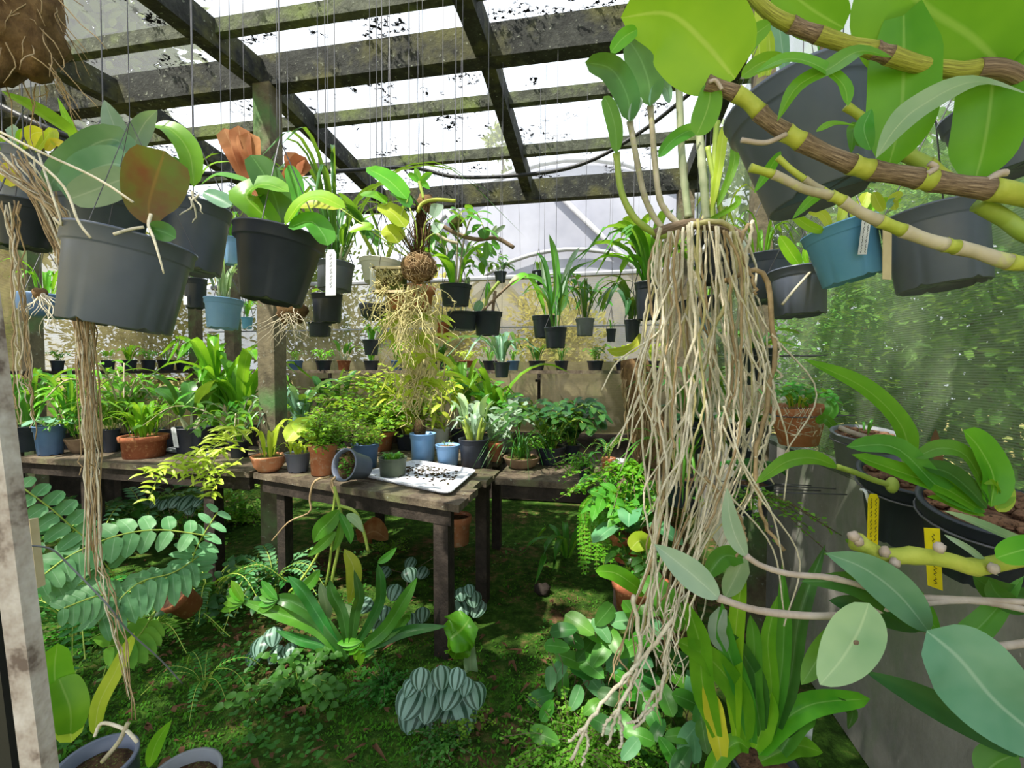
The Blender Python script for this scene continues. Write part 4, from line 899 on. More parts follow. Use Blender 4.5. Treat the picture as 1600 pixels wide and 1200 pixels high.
for i in range(150):
    d = V((rng.gauss(0, 1), rng.gauss(0, 1), rng.gauss(0, .8))).normalized(); p = A(655, 418, 1.4) + d * .048; Q = [p]; tg = d.cross(V((rng.gauss(0, 1), rng.gauss(0, 1), rng.gauss(0, 1)))).normalized()
    for k in range(5): tg = (tg + V((rng.gauss(0, .4), rng.gauss(0, .4), rng.gauss(0, .4)))).normalized(); Q.append(A(655, 418, 1.4) + (Q[-1] + tg * .013 - A(655, 418, 1.4)).normalized() * rng.uniform(.048, .056))
    m.tube(Q, .0009, 3)
t.part('root_hairs', m, 'rootb')
m = MB(); m.tube([A(652, 410, 1.42), A(658, 340, 1.42), A(662, 310, 1.42)], .013, 9, True, .3, rng)
for i in range(46):
    rr = random.Random(i); rootline(m, A(661 + rr.uniform(-12, 12), rr.uniform(312, 350), 1.4), rr.uniform(.08, .2), rr, .0012, .03, V((rr.uniform(-.1, .1), 0, 0)), 8, 0, 4)
for i in range(40):
    rr = random.Random(i + 90); d = V((rr.uniform(-.9, .4), rr.uniform(-.5, .2), 1)).normalized(); b = A(655, 408, 1.38); m.tube([b, b + d * .05 + V((rr.uniform(-.01, .01), 0, 0)), b + d * rr.uniform(.07, .12)], .001, 3); t.part('fibre_stick', m, 'fibre')
for pts, w in (([(640, 400), (618, 350), (600, 320), (595, 360)], 0),):
    pass
for (b, mid, s0, tip, w, mt) in (((640, 405), (580, 360), (532, 326), (462, 322), 34, 'ylime'), ((646, 392), (625, 350), (637, 312), (572, 262), 40, 'bright'), ((645, 392), (630, 365), (634, 356), (590, 322), 38, 'ylime'),
                                 ((640, 398), (610, 370), (585, 358), (545, 362), 22, 'lime'), ((638, 402), (600, 380), (622, 380), (596, 360), 40, 'ylime'), ((652, 388), (650, 350), (640, 325), (610, 300), 26, 'mid'), ((658, 390), (664, 350), (676, 340), (684, 318), 20, 'grey'), ((655, 390), (668, 372), (678, 365), (686, 348), 18, 'grey'), ((648, 395), (600, 330), (605, 318), (562, 304), 20, 'bright')):
    m = MB(); m.tube(spline([A(b[0], b[1], 1.38), A(mid[0], mid[1], 1.36), A(s0[0], s0[1], 1.35)], 8), .0022, 5); st = t.part('leaf_stalk', m, 'stem')
    trace(t, [(s0[0], s0[1]), ((s0[0] + tip[0]) / 2 + 3, (s0[1] + tip[1]) / 2 - 5), tip], 1.35, w, mt, oblong, V((.2, -.7, .6)), .2, seg=10, parent=st)
m = MB(); m.ball(A(665, 318, 1.42), .028, .026, .028, 14, 9, .4, 3, 3); t.part('upper_clump', m, 'fibre')
cane(t, [(652, 332), (660, 318), (680, 312), (712, 314)], 1.38, 6, 'canegreen', 'root', label='thick yellow-green root')
cane(t, [(662, 310), (658, 295), (655, 284)], 1.4, 5, 'stem')
for tp in ((636, 272), (676, 270), (648, 262), (672, 296)): trace(t, [(656, 286), ((656 + tp[0]) / 2, (286 + tp[1]) / 2 - 3), tp], 1.4, 10, 'bright', lance)
m = MB(); p = A(662, 318, 1.42); m.tube([p, V((p.x, p.y, topz(p)))], .0012, 4); t.part('hanging_wire', m, 'wire')
m = MB(); rng = random.Random(15)
for i in range(22): rootline(m, A(655 + rng.uniform(-25, 25), 445, 1.4), rng.uniform(.08, .3), rng, .0016, .05, V((rng.uniform(-.5, .4), 0, 0)), 10, 1, 4)
t.part('roots', m, 'rootg')
# trailing green-yellow epiphyte under it (620..690, 470..640)
t = T('trailing_epiphyte', 'tangle of yellow-green stems and roots trailing below the root ball', 'hanging plant', A(660, 560, 1.9)); rng = random.Random(21); m = MB(); f = MB()
for i in range(18):
    Q = spline([A(655 + rng.uniform(-15, 25), 470, 1.75), A(640 + rng.uniform(-45, 50), 510, 1.75), A(655 + rng.uniform(-30, 40), 560, 1.8), A(660 + rng.uniform(-40, 35), 600 + rng.uniform(0, 50), 1.85)], 14); m.tube(Q, .0035, 5)
    for k in range(3, 14, 3): d = V((rng.choice((-1, 1)), rng.uniform(-.4, .2), rng.uniform(-.8, .3))).normalized(); f.leaf([Q[k], Q[k] + d * .035, Q[k] + d * .075 + V((0, 0, -.02))], .018, lance, V((.1, -.8, .6)), .2, 5, 1)
t.part('stems', m, 'rootg'); t.part('foliage', f, 'ylime'); m = MB(); m.ball(A(655, 585, 1.85), .03, .026, .07, 16, 10, .5, 8, 3)
for i in range(90):
    q = A(655, 585, 1.85) + V((rng.gauss(0, .03), rng.gauss(0, .025), rng.gauss(0, .06))); Q = [q]
    for k in range(7): Q.append(Q[-1] + V((rng.gauss(0, .014), rng.gauss(0, .01), rng.gauss(-.008, .014))))
    m.tube(spline(Q, 14), .0017, 4)
t.part('root_mass', m, 'rootg')
m = MB(); p = A(655, 470, 1.75); m.tube([p, V((p.x, p.y, topz(p)))], .001, 4); t.part('hanging_wire', m, 'wire')
H('small black pot with a green rosette hanging low beside the trailing roots', 580, 531, 28, 24, 2.4, 'black2', P('strap', 30, n=9, w=.2, mat='mid', spread=.7), rb=.72)
H('terracotta square-sided pot hanging left of the paired black pots', 692, 504, 22, 24, 2.2, 'terrad', P('tuft', 14, n=6, mat='mid'), style='clay')
t = H('black pot above the paired black pots with leafy branching stems', 712, 446, 50, 32, 2.0, 'black2', [P('dend', 120, n=7, mat='mid', w=.1, ll=.26, spread=.5), P('strap', 60, n=7, w=.22, mat='bright', spread=.8)], rb=.8)
t = H('left one of the paired black pots at mid height', 722, 488, 48, 28, 2.25, 'black2', [P('catt', 60, n=4, mat='grey', w=.16), P('roots', 30, n=4, mat='root')], rb=.86)
t = H('right one of the paired black pots, with bare arching canes', 762, 488, 46, 36, 2.3, 'black2', [P('roots', 36, n=4, mat='root')], rb=.78)
cane(t, [(752, 488), (770, 470), (800, 442), (822, 432)], 2.28, 4, 'canebrown'); cane(t, [(757, 488), (762, 465), (772, 450), (780, 440)], 2.3, 5, 'stem'); cane(t, [(770, 486), (772, 468), (774, 455)], 2.3, 5, 'canebrown'); trace(t, [(796, 446), (815, 432), (826, 434)], 2.28, 18, 'bright', oblong, V((0, -.6, .8)))
trace(t, [(745, 488), (748, 478), (754, 472)], 2.28, 14, 'blue'); trace(t, [(760, 470), (762, 455), (763, 440)], 2.3, 8, 'mid')
t = T('epiphyte_branch', 'thin bare branch with a few oval leaves hanging in front of the poly tunnel', 'mounted plant', A(740, 370, 1.9))
cane(t, [(690, 352), (715, 366), (745, 374), (775, 372), (803, 387)], 1.9, 7, 'canebrown'); cane(t, [(682, 365), (700, 376), (716, 380)], 1.9, 5, 'cane')
for pts, w, mt in (([(757, 374), (756, 362), (754, 356)], 20, 'dark'), ([(760, 376), (760, 392), (759, 406)], 11, 'mid'), ([(768, 374), (776, 384), (779, 391)], 9, 'mid'), ([(770, 370), (778, 360), (790, 352)], 7, 'grey'), ([(765, 382), (770, 392), (776, 400)], 7, 'mid'), ([(768, 368), (772, 360), (776, 352)], 6, 'pale')): trace(t, pts, 1.88, w, mt, oblong, seg=8)
m = MB(); m.ball(A(712, 348, 1.92), .028, .025, .03, 12, 8, .4, 5); t.part('root_ball', m, 'mosstop'); m = MB(); p = A(716, 348, 1.92); m.tube([p, A(721, 90, 2.4)], .0012, 4); m.tube([A(716, 348, 1.92), A(728, 450, 1.95)], .001, 4); t.part('hanging_wire', m, 'wire')
# far hanging row in front of the tunnel
H('tiny black pot with a sprig, highest in front of the poly tunnel', 782, 425, 20, 16, 3.4, 'black2', P('bushy', 26, n=4, mat='mid', ll=.5, w=.22), top=3.2)
t = H('tiny black pot with a white tag left of the strap-leaved pot', 842, 424, 22, 20, 3.2, 'black2', P('tuft', 22, n=5, mat='mid')); tag(t, t.rim + V((-.02, -t.r - .004, -.05)), RGT, V((0, 0, 1)), V((0, -1, 0)), .014, .07, 'tagw', 0)
t = H('black pot with long arching strap leaves in front of the poly tunnel', 850, 494, 38, 34, 3.0, 'black2', None, rb=.76)
for pts, w, mt in (([(862, 490), (870, 450), (866, 400), (858, 366)], 12, 'mid'), ([(860, 492), (858, 450), (850, 410), (838, 394)], 8, 'dark'), ([(864, 490), (856, 450), (830, 432), (800, 440)], 9, 'mid'), ([(868, 490), (880, 440), (894, 404), (906, 386)], 8, 'grey'), ([(866, 490), (875, 460), (892, 425), (922, 408)], 7, 'dark'),
                   ([(870, 492), (880, 470), (878, 440), (872, 426)], 14, 'dark'), ([(852, 492), (842, 460), (832, 440), (818, 426)], 8, 'bright'), ([(862, 492), (852, 455), (848, 420), (846, 400)], 6, 'grey')):
    trace(t, pts, 2.98, w, mt, strap, V((.15, -.9, .4)), .5, 12)
H('black pot overlapping the lower right of the strap-leaved pot', 868, 512, 36, 32, 2.78, 'black2', P('strap', 78, n=6, w=.07, mat='dark', spread=.6), rb=.8)
H('clear-grey pot with reedy stems hanging right of the strap-leaved pot', 914, 498, 30, 27, 3.2, 'greypot', [P('strap', 86, n=9, w=.06, mat='dark', spread=.8), P('dend', 80, n=3, mat='mid')], rb=.8)
H('tiny black pot hanging just left of the aerial root curtain', 955, 514, 16, 20, 3.3, 'black2', P('tuft', 16, n=5, mat='mid'))
t = H('black pot with a whorl of stiff dark green leaves left of the aerial roots', 1014, 442, 46, 58, 1.7, 'black2', [P('strap', 105, n=20, w=.14, spread=1.0, droop=.6, mat='mid', prof=lance), P('strap', 75, n=10, w=.14, spread=.9, droop=.3, mat='bright', prof=lance)], rb=.8)
t = H('narrow dark pot below the whorl of stiff leaves', 988, 500, 26, 34, 2.0, 'black2', P('strap', 70, n=7, w=.2, spread=1.3, droop=1.0, mat='deep', prof=lance))
trace(t, [(1002, 522, 1.95), (990, 542, 1.95), (965, 550, 1.95), (948, 546, 1.95)], 1.95, 14, 'ylime', strap)
t = T('mounted_epiphyte', 'small air plant on a dark bark slab above the whorl of stiff leaves', 'mounted plant', A(998, 372, 1.9)); m = MB(); m.ball(A(998, 372, 1.9), .03, .025, .06, 12, 9, .4, 3); t.part('bark_slab', m, 'fibre')
for tp, cp in (((958, 357), (975, 350)), ((972, 342), (986, 345)), ((1026, 338), (1012, 340)), ((1010, 350), (1004, 348))): trace(t, [(996, 362), cp, tp], 1.88, 11, 'lime', strap)
m = MB(); p = A(998, 362, 1.9); m.tube([p, V((p.x, p.y, 3.2))], .001, 4); t.part('hanging_wire', m, 'wire')
H('dark hanging pot with a star of blue-green leaves above the tall straps', 784, 566, 26, 24, 2.9, 'black2', P('strap', 62, n=9, w=.16, mat='blue', spread=1.2, droop=.8, prof=lance))
# back shelf with its row of little pots
sp0, sp1 = S(-4.3, 4.62, 1.36), S(.7, 4.62, 1.36); m = MB(); m.box((sp0 + sp1) / 2, (sp1 - sp0) / 2, AX * .09, V((0, 0, .016)))
sh = T('plank_shelf', 'long dark shelf plank along the back wall holding little pots', 'shelf', (sp0 + sp1) / 2); sh.part('plank', m, 'bench', smooth=False)
for l in (-4.2, -3.0, -1.8, -.6, .6):
    m = MB(); m.box(S(l, 4.7, 1.27), LX * .015, AX * .1, V((0, 0, .012))); m.box(S(l, 4.79, 1.2), LX * .015, AX * .012, V((0, 0, .15))); sh.part('bracket', m, 'leg', smooth=False)
rng = random.Random(50); whos = ['bushy', 'strap', 'catt', 'tuft']
spots = [(-3.3, 2), (-2.95, 0), (-2.72, 1), (-2.4, 0), (-2.1, 2), (-1.86, 0), (-1.6, 0), (-1.33, 1), (-1.08, 0), (-.84, 2), (-.6, 0), (-.35, 0), (-.02, 3), (.24, 3), (.52, 3)]
words = ['first right of the mossy post', 'second right of the mossy post', 'third right of the mossy post', 'just left of the trailing roots', 'behind the left edge of the trailing roots', 'behind the middle of the trailing roots', 'behind the right edge of the trailing roots', 'first right of the trailing roots',
         'second right of the trailing roots', 'under the pot with bare arching canes', 'midway between bare-caned and strap-leaved pots', 'just left of the strap-leaved hanging pot', 'below the strap-leaved hanging pot', 'second from the right end', 'at its right end']
for i, ((l, k), wd) in enumerate(zip(spots, words)):
    c = S(l, 4.6 + rng.uniform(-.015, .015), 1.376); px_ = 800 + F * c.x / c.y; v_ = 575 - (c.z - 1.4) / c.y * F
    col = ('black2', 'terrad', 'slate', 'black2')[k]; tall = rng.uniform(18, 36)
    kind = whos[rng.randrange(4)]
    potted(('little %s pot on the back shelf, ' % ('black', 'terracotta', 'blue', 'black')[k]) + wd, px_, v_ - 15, rng.uniform(20, 27), 17, c.y, col, P(kind, tall, mat=rng.choice(['mid', 'dark', 'bright', 'ylime'])), group='little pots on the back shelf', n=18)

# the same plank carries on along the left wall
sp0, sp1 = S(-4.62, 1.9, 1.36), S(-4.62, 4.56, 1.36); m = MB(); m.box((sp0 + sp1) / 2, (sp1 - sp0) / 2, LX * .09, V((0, 0, .016)))
sh = T('plank_shelf', 'dark shelf plank along the left wall behind the hanging roots', 'shelf', (sp0 + sp1) / 2); sh.part('plank', m, 'leg', smooth=False)
for s_ in (2.2, 3.4, 4.4): m = MB(); m.box(S(-4.7, s_, 1.27), LX * .08, AX * .015, V((0, 0, .012))); sh.part('bracket', m, 'leg', smooth=False)
for i, (s_, wd) in enumerate(((3.2, 'nearest the peeling door post'), (3.42, 'behind the left part of the hanging roots'), (3.62, 'behind the right part of the hanging roots'), (3.82, 'first right of the hanging roots'), (4.02, 'second right of the hanging roots'), (4.22, 'third right of the hanging roots'), (4.42, 'at the corner end'))):
    c = S(-4.59, s_, 1.376); u_ = 800 + F * c.x / c.y; v_ = 575 - (c.z - 1.4) / c.y * F
    potted('little black pot on the left wall shelf, ' + wd, u_, v_ - 16, rng.uniform(24, 30), 19, c.y, 'black2', P(whos[i % 4], rng.uniform(20, 30), mat=rng.choice(['mid', 'bright', 'ylime'])), group='little pots on the left wall shelf', n=18)
# ---------------------------------------------------------------- right: hanging pots
t = H('largest black pot hanging at upper right, seen from below', 1240, 152, 238, 168, .82, 'black', None, tilt=(-13, -6), rb=.74, n=56, seed=11, wrad=.0007)
for pts, w, mt in (([(1228, 120), (1220, 60), (1216, 20), (1222, -40)], 22, 'blue'), ([(1190, 120), (1186, 70), (1190, 20), (1182, -20)], 20, 'ylime'), ([(1290, 110), (1292, 70), (1280, 40), (1285, 10)], 24, 'mid'), ([(1200, 118), (1203, 80), (1200, 40)], 14, 'ylime')): trace(t, pts, .85, w, mt, strap)
m = MB(); m.tube([A(1282, 100, .85), A(1292, 40, .85), A(1296, -10, .85)], .006, 7); t.part('stem', m, 'canebrown')
t = H('mottled black pot at the right edge behind the thick cane', 1552, 165, 190, 112, .92, 'black', None, tilt=(-10, -6), rb=.8, n=48, seed=12)
trace(t, [(1580, 110), (1600, 90), (1640, 70)], .85, 26, 'mid')
t = H('teal blue pot hanging tilted at right with a white name tag', 1309, 356, 124, 86, 1.12, 'tealpot', None, tilt=(-14, -5), rb=.8, n=44, seed=13)
for pts, w, mt in (([(1298, 358), (1285, 335), (1262, 330)], 14, 'ylime'), ([(1288, 362), (1262, 352), (1232, 330)], 15, 'lime'), ([(1330, 345), (1348, 318), (1355, 300)], 18, 'ylime'), ([(1310, 350), (1318, 325), (1312, 300)], 14, 'ylime'), ([(1350, 335), (1372, 318), (1410, 312)], 14, 'lime')): trace(t, pts, 1.08, w, mt, oblong)
tag(t, A(1351, 367, 1.03), V((1, .05, .02)).normalized(), V((.03, -.1, 1)).normalized(), V((0, -1, -.1)).normalized(), .02, .085, 'tagw', 2, 5, lw=.0005)
t = H('large black pot hanging right of the teal pot with a wooden name tag', 1457, 333, 178, 118, 1.0, 'black', None, tilt=(-5, -5), rb=.86, n=48, seed=14)
for pts, w, mt in (([(1400, 328), (1395, 312), (1410, 300)], 14, 'ylime'), ([(1380, 330), (1372, 316), (1365, 300)], 16, 'ylime'), ([(1388, 326), (1392, 316), (1400, 312)], 10, 'blue')): trace(t, pts, .98, w, mt, oblong)
tag(t, A(1386, 394, .9), V((1, .1, -.05)).normalized(), V((-.07, -.06, 1)).normalized(), V((0, -1, -.06)).normalized(), .019, .105, 'tagc', 0)
t = H('black pot with one thin grey root, hanging just left of the teal pot', 1246, 422, 96, 72, 1.35, 'black', None, tilt=(-2, -3), rb=.88, n=36, seed=15)
for pts, w in (([(1250, 415), (1236, 395), (1218, 368)], 20), ([(1262, 414), (1258, 400), (1258, 385)], 8)): trace(t, pts, 1.32, w, 'lime', oblong)
cane(t, [(1266, 425, 1.28), (1242, 452, 1.24), (1222, 476, 1.24)], 1.25, 4, 'root', 'root')
t = H('grey-black pot partly covered by the aerial roots', 1192, 403, 98, 70, 1.58, 'black', [P('strap', 100, n=8, w=.06, mat='bright'), P('roots', 30, n=4)], tilt=(-2, -3), rb=.88, seed=16)
# terracotta and bark pots along the right netting
t = potted('terracotta wall pot wrapped in thin roots', 1246, 634, 96, 60, 1.78, 'terra', [P('bushy', 42, n=8, mat='mid', ll=.35, w=.2, spread=.9), P('tuft', 26, n=10, mat='ylime')], style='plain', rb=.66, tilt=(-4, 2), ring=True, name='potted_plant', n=36)
m = MB(); rng = random.Random(33)
for i in range(16):
    a0 = rng.uniform(-2.6, -.4); Q = []
    for k in range(7):
        a = a0 + k * .08 * rng.choice((-1, 1)); z = 1 - .12 * k; r = t.r * (.66 + .34 * z * .95) + .002; Q.append(t.rim + V((math.cos(a) * r, math.sin(a) * r, -t.h * (1 - z))))
    m.tube(Q, .0016, 4)
t.part('roots', m, 'root'); trace(t, [(1285, 660, 1.66), (1300, 640, 1.64), (1292, 625, 1.66)], 1.65, 18, 'mid', oblong); trace(t, [(1275, 660, 1.64), (1290, 655, 1.6), (1312, 678, 1.6)], 1.6, 14, 'mid', oblong)
t = potted('grey wall pot of bark chips between the terracotta pot and the black pots', 1352, 676, 114, 58, 1.45, 'greypot', P('tuft', 24, n=5, mat='mid'), tilt=(-3, 9), ring=True, soil='bark', chunky=26, name='potted_plant', n=40, lvl=.94)
cane(t, [(1312, 668), (1332, 676), (1352, 682)], 1.4, 8, 'pinkcane')
t = potted('black wall pot of bark chips with one long arching leaf and a yellow tag', 1424, 740, 182, 112, 1.16, 'black2', None, tilt=(-4, 14), ring=True, soil='bark', chunky=40, name='potted_plant', n=52, lvl=.95, rb=.62)
trace(t, [(1423, 728), (1408, 665), (1350, 606), (1254, 560)], .98, 32, 'bright', strap, V((-.3, -.9, .5)), .3, 20, label='long arching strap leaf')
cane(t, [(1393, 758), (1365, 750), (1335, 738), (1308, 729)], 1.0, 9, 'stem'); trace(t, [(1308, 729), (1270, 716), (1228, 722), (1180, 756)], .98, 27, 'bright', P_(.42, .6), V((-.1, -.75, .7)), .25, 16)
trace(t, [(1455, 748), (1430, 728), (1410, 700)], .98, 24, 'pale', oblong)
m = MB(); m.ball(A(1394, 758, 1.0), .013, .012, .018, 10, 8); t.part('pseudobulb', m, 'stem')
p = tag(t, A(1364, 813, .98), V((1, .05, -.06)).normalized(), V((-.1, -.12, 1)).normalized(), V((0, -1, -.12)).normalized(), .024, .118, 'tagy', 2, 6, lw=.0006)
m = MB(); m.tube(spline([A(1357, 785, .985), A(1352, 768, .985), A(1345, 765, 1.0)], 6), .0035, 5); t.part('tag_tie', m, 'white')
t = potted('black wall pot nearest the camera with a fan of green leaves and a yellow tag', 1548, 790, 255, 118, .9, 'black2', None, tilt=(-5, 14), ring=True, soil='bark', chunky=60, name='potted_plant', n=60, lvl=.95, rb=.66)
for pts, w, mt, pr in (([(1540, 800), (1470, 765), (1400, 700), (1322, 698)], 36, 'mid', oblong), ([(1538, 802), (1480, 765), (1420, 742), (1330, 710)], 32, 'bright', oblong), ([(1548, 785), (1512, 715), (1470, 700), (1428, 716)], 27, 'mid', oblong), ([(1542, 795), (1515, 765), (1480, 738), (1440, 728)], 32, 'dark', oblong),
                       ([(1548, 792), (1552, 745), (1530, 700), (1505, 672)], 50, 'bright', oblong), ([(1556, 795), (1570, 770), (1550, 748), (1528, 752)], 26, 'lime', oblong), ([(1540, 806), (1505, 795), (1470, 780), (1448, 776)], 14, 'bright', lance), ([(1560, 800), (1568, 775), (1562, 745)], 26, 'ylime', oblong)):
    trace(t, pts, .8, w, mt, pr, V((-.15, -.85, .5)), .35, 14)
trace(t, [(1470, 728, .95), (1462, 700, .95), (1462, 670, .95)], .95, 14, 'dead', lance)
tag(t, A(1459, 874, .765), V((1, .05, -.06)).normalized(), V((-.2, -.12, 1)).normalized(), V((0, -1, -.12)).normalized(), .027, .112, 'tagy', 1, 7, point=True, lw=.0006)
# pots behind the root curtain
for lab, u, v, w, h, d, col, pl in (('black pot with a white tag and trailing leaf behind the right of the root curtain', 1165, 665, 70, 52, 2.1, 'black2', [P('phal', 60, n=6, mat='dark', each=False), P('strap', 60, n=7, mat='mid')]),
        ('black pot with a white tag low behind the right of the root curtain', 1172, 752, 74, 50, 1.85, 'black2', [P('bushy', 46, n=7, mat='dark', ll=.35, w=.2)]),
        ('black pot of grassy leaves behind the middle of the root curtain', 1080, 655, 70, 50, 2.2, 'black2', [P('strap', 110, n=18, w=.05, mat='dark', spread=.8, droop=.8), P('phal', 60, n=5, mat='deep', each=False)]),
        ('black pot of broad dark leaves behind the upper root curtain', 1180, 545, 74, 56, 2.0, 'black2', [P('phal', 82, n=7, mat='mid', each=False, w=.34)]),
        ('black pot with dark grassy leaves low behind the roots', 1065, 745, 64, 44, 2.1, 'black2', [P('strap', 96, n=16, w=.06, mat='mid', spread=.9, droop=.9)])):
    t = potted(lab, u, v, w, h, d, col, pl, ring=True, name='potted_plant')
    if 'white tag' in lab: tag(t, t.rim + V((-.02, -t.r - .01, -.05)), RGT, V((.12, -.05, 1)).normalized(), V((0, -1, 0)), .022, .1, 'tagw', 2, int(u), lw=.0009)
t = H('dark saucer pot behind the top of the root curtain', 1098, 466, 84, 22, 1.75, 'black2', P('tuft', 20, n=6), style='bowl', tilt=(-8, 0))
H('blue pot glimpsed through the aerial root curtain', 1105, 496, 34, 32, 1.9, 'bluepot', P('strap', 40, n=6, mat='dark'))
# ---------------------------------------------------------------- the orchid with the curtain of aerial roots
t = H('black pot gripped by pale roots inside the big aerial root orchid', 1118, 368, 74, 74, 1.42, 'black2', P('strap', 90, n=10, mat='ylime', w=.06, spread=.3), rb=.85, n=32)
cane(t, [(1116, 362, 1.33), (1102, 385, 1.33), (1086, 408, 1.33)], 1.33, 7, 'white', 'name_tag', 'blank white name tag seen edge-on', ns=4)
t = T('aerial_root_orchid', 'big orchid trailing a curtain of pale aerial roots almost to the floor', 'orchid', A(1080, 355, 1.3))
for pts, w, mt in (([(963, 240), (971, 300), (994, 343), (1031, 368), (1050, 362)], 10, 'stem'), ([(984, 190), (1004, 295), (1018, 332), (1036, 358)], 9, 'cane'), ([(1016, 166), (1028, 296), (1041, 330), (1062, 352)], 9, 'cane'), ([(1060, 113), (1065, 236), (1071, 300), (1076, 340)], 11, 'bulb'),
                   ([(1092, 200), (1098, 270), (1104, 345)], 12, 'bulb'), ([(1120, 190), (1116, 270), (1112, 345)], 9, 'stem'), ([(1135, 195), (1122, 280), (1095, 350)], 6, 'rootg'), ([(1105, 230), (1120, 300), (1130, 345)], 8, 'stem')):
    cane(t, pts, 1.28, w, mt, 'pseudobulb', nodes=5)
cane(t, [(1022, 366), (1050, 356), (1085, 350), (1130, 356), (1158, 372)], 1.28, 17, 'canebrown', 'rhizome')
for pts, w, mt in (([(963, 240), (962, 205), (954, 172), (944, 150)], 24, 'mid'), ([(984, 190), (980, 150), (955, 108), (914, 97)], 40, 'dark'), ([(1016, 166), (1014, 130), (1000, 90), (982, 62)], 48, 'dark'), ([(1016, 166), (1026, 140), (1040, 138), (1046, 162)], 18, 'blue'), ([(1090, 206), (1075, 205), (1050, 220), (1028, 246)], 22, 'mid'),
                   ([(984, 190), (992, 168), (1002, 152)], 16, 'grey'), ([(1098, 350), (1150, 320), (1150, 305)], 9, 'bright'), ([(1112, 330), (1125, 250), (1132, 205), (1150, 188)], 14, 'ylime'), ([(1120, 325), (1145, 262), (1150, 220), (1160, 180)], 14, 'bright'), ([(1060, 116), (1072, 70), (1060, 30)], 34, 'bright')):
    trace(t, pts, 1.26, w, mt, oblong, fold=.25)
rng = random.Random(99); ends = [640, 700, 760, 800, 830, 860, 880, 900, 960, 1000, 1040, 1075]
for i in range(66):
    m = MB(); g = (i * .618 + rng.uniform(0, .05)) % 1; e = rng.choice(ends); d0 = rng.uniform(1.14, 1.44)
    x0 = 1026 + g * 132; xs = 996 + g * 206 + rng.gauss(0, 8); xm = 1012 + g * 170 + rng.gauss(0, 8); xe = 1000 + g * 96 + rng.gauss(0, 10)
    KX = ((350, x0), (470, x0 * .45 + xs * .55), (590, xs), (730, xm), (900, xe), (1000, xe - 18), (1100, xe - 58))
    def xc(y):
        for (y0, a0), (y1, a1) in zip(KX, KX[1:]):
            if y <= y1: return a0 + (a1 - a0) * (y - y0) / (y1 - y0)
        return KX[-1][1]
    pts = [(x0, 352 + 10 * math.sin(g * 9), d0)]; y = 420
    while y < e - 30: pts.append((xc(y) + rng.gauss(0, 7), y, d0 + rng.gauss(0, .015))); y += rng.uniform(45, 110)
    pts.append((xc(e) + rng.gauss(0, 5), e, d0)); Q = spline([A(*p) for p in pts], int(e / 16)); Q = [q + V((rng.gauss(0, .0009), rng.gauss(0, .0009), 0)) for q in Q]
    R0 = rng.choice((.0024, .003, .0036, .0042)); m.tube(Q, lambda x: R0 * (1.05 - .35 * x) * (1 if x < .98 else .6), 6, True, .08, rng)
    if i % 3 == 0:
        q = Q[int(len(Q) * rng.uniform(.4, .8))]; rootline(m, q, rng.uniform(.1, .3), rng, R0 * .8, .04, V((rng.uniform(-.4, .4), 0, 0)), None, 0, 5)
    if e >= 960:
        for _ in range(rng.randint(1, 4)): rootline(m, Q[-rng.randint(2, 6)], rng.uniform(.05, .13), rng, R0 * .7, .04, V((rng.uniform(-.5, .3), 0, 0)), 6, 0, 5)
    t.part('aerial_root', m, ('root', 'root', 'rootg', 'root', 'root', 'rootb')[i % 6])
for i in range(18):
    u = rng.uniform(1010, 1180); v = rng.uniform(380, 700); k = rng.choice((-1, 1)) * rng.uniform(.25, .7); L = rng.uniform(130, 330); d0 = rng.uniform(1.16, 1.3); m = MB()
    Q = spline([A(u, v, d0), A(u + k * L * .3 + rng.gauss(0, 8), v + L * .33, d0 - .01), A(u + k * L * .7 + rng.gauss(0, 8), v + L * .66, d0), A(min(1225, u + k * L), v + L, d0)], 16); m.tube(Q, lambda x: .0028 * (1.05 - .35 * x), 6, True, .1, rng); t.part('aerial_root', m, 'root')
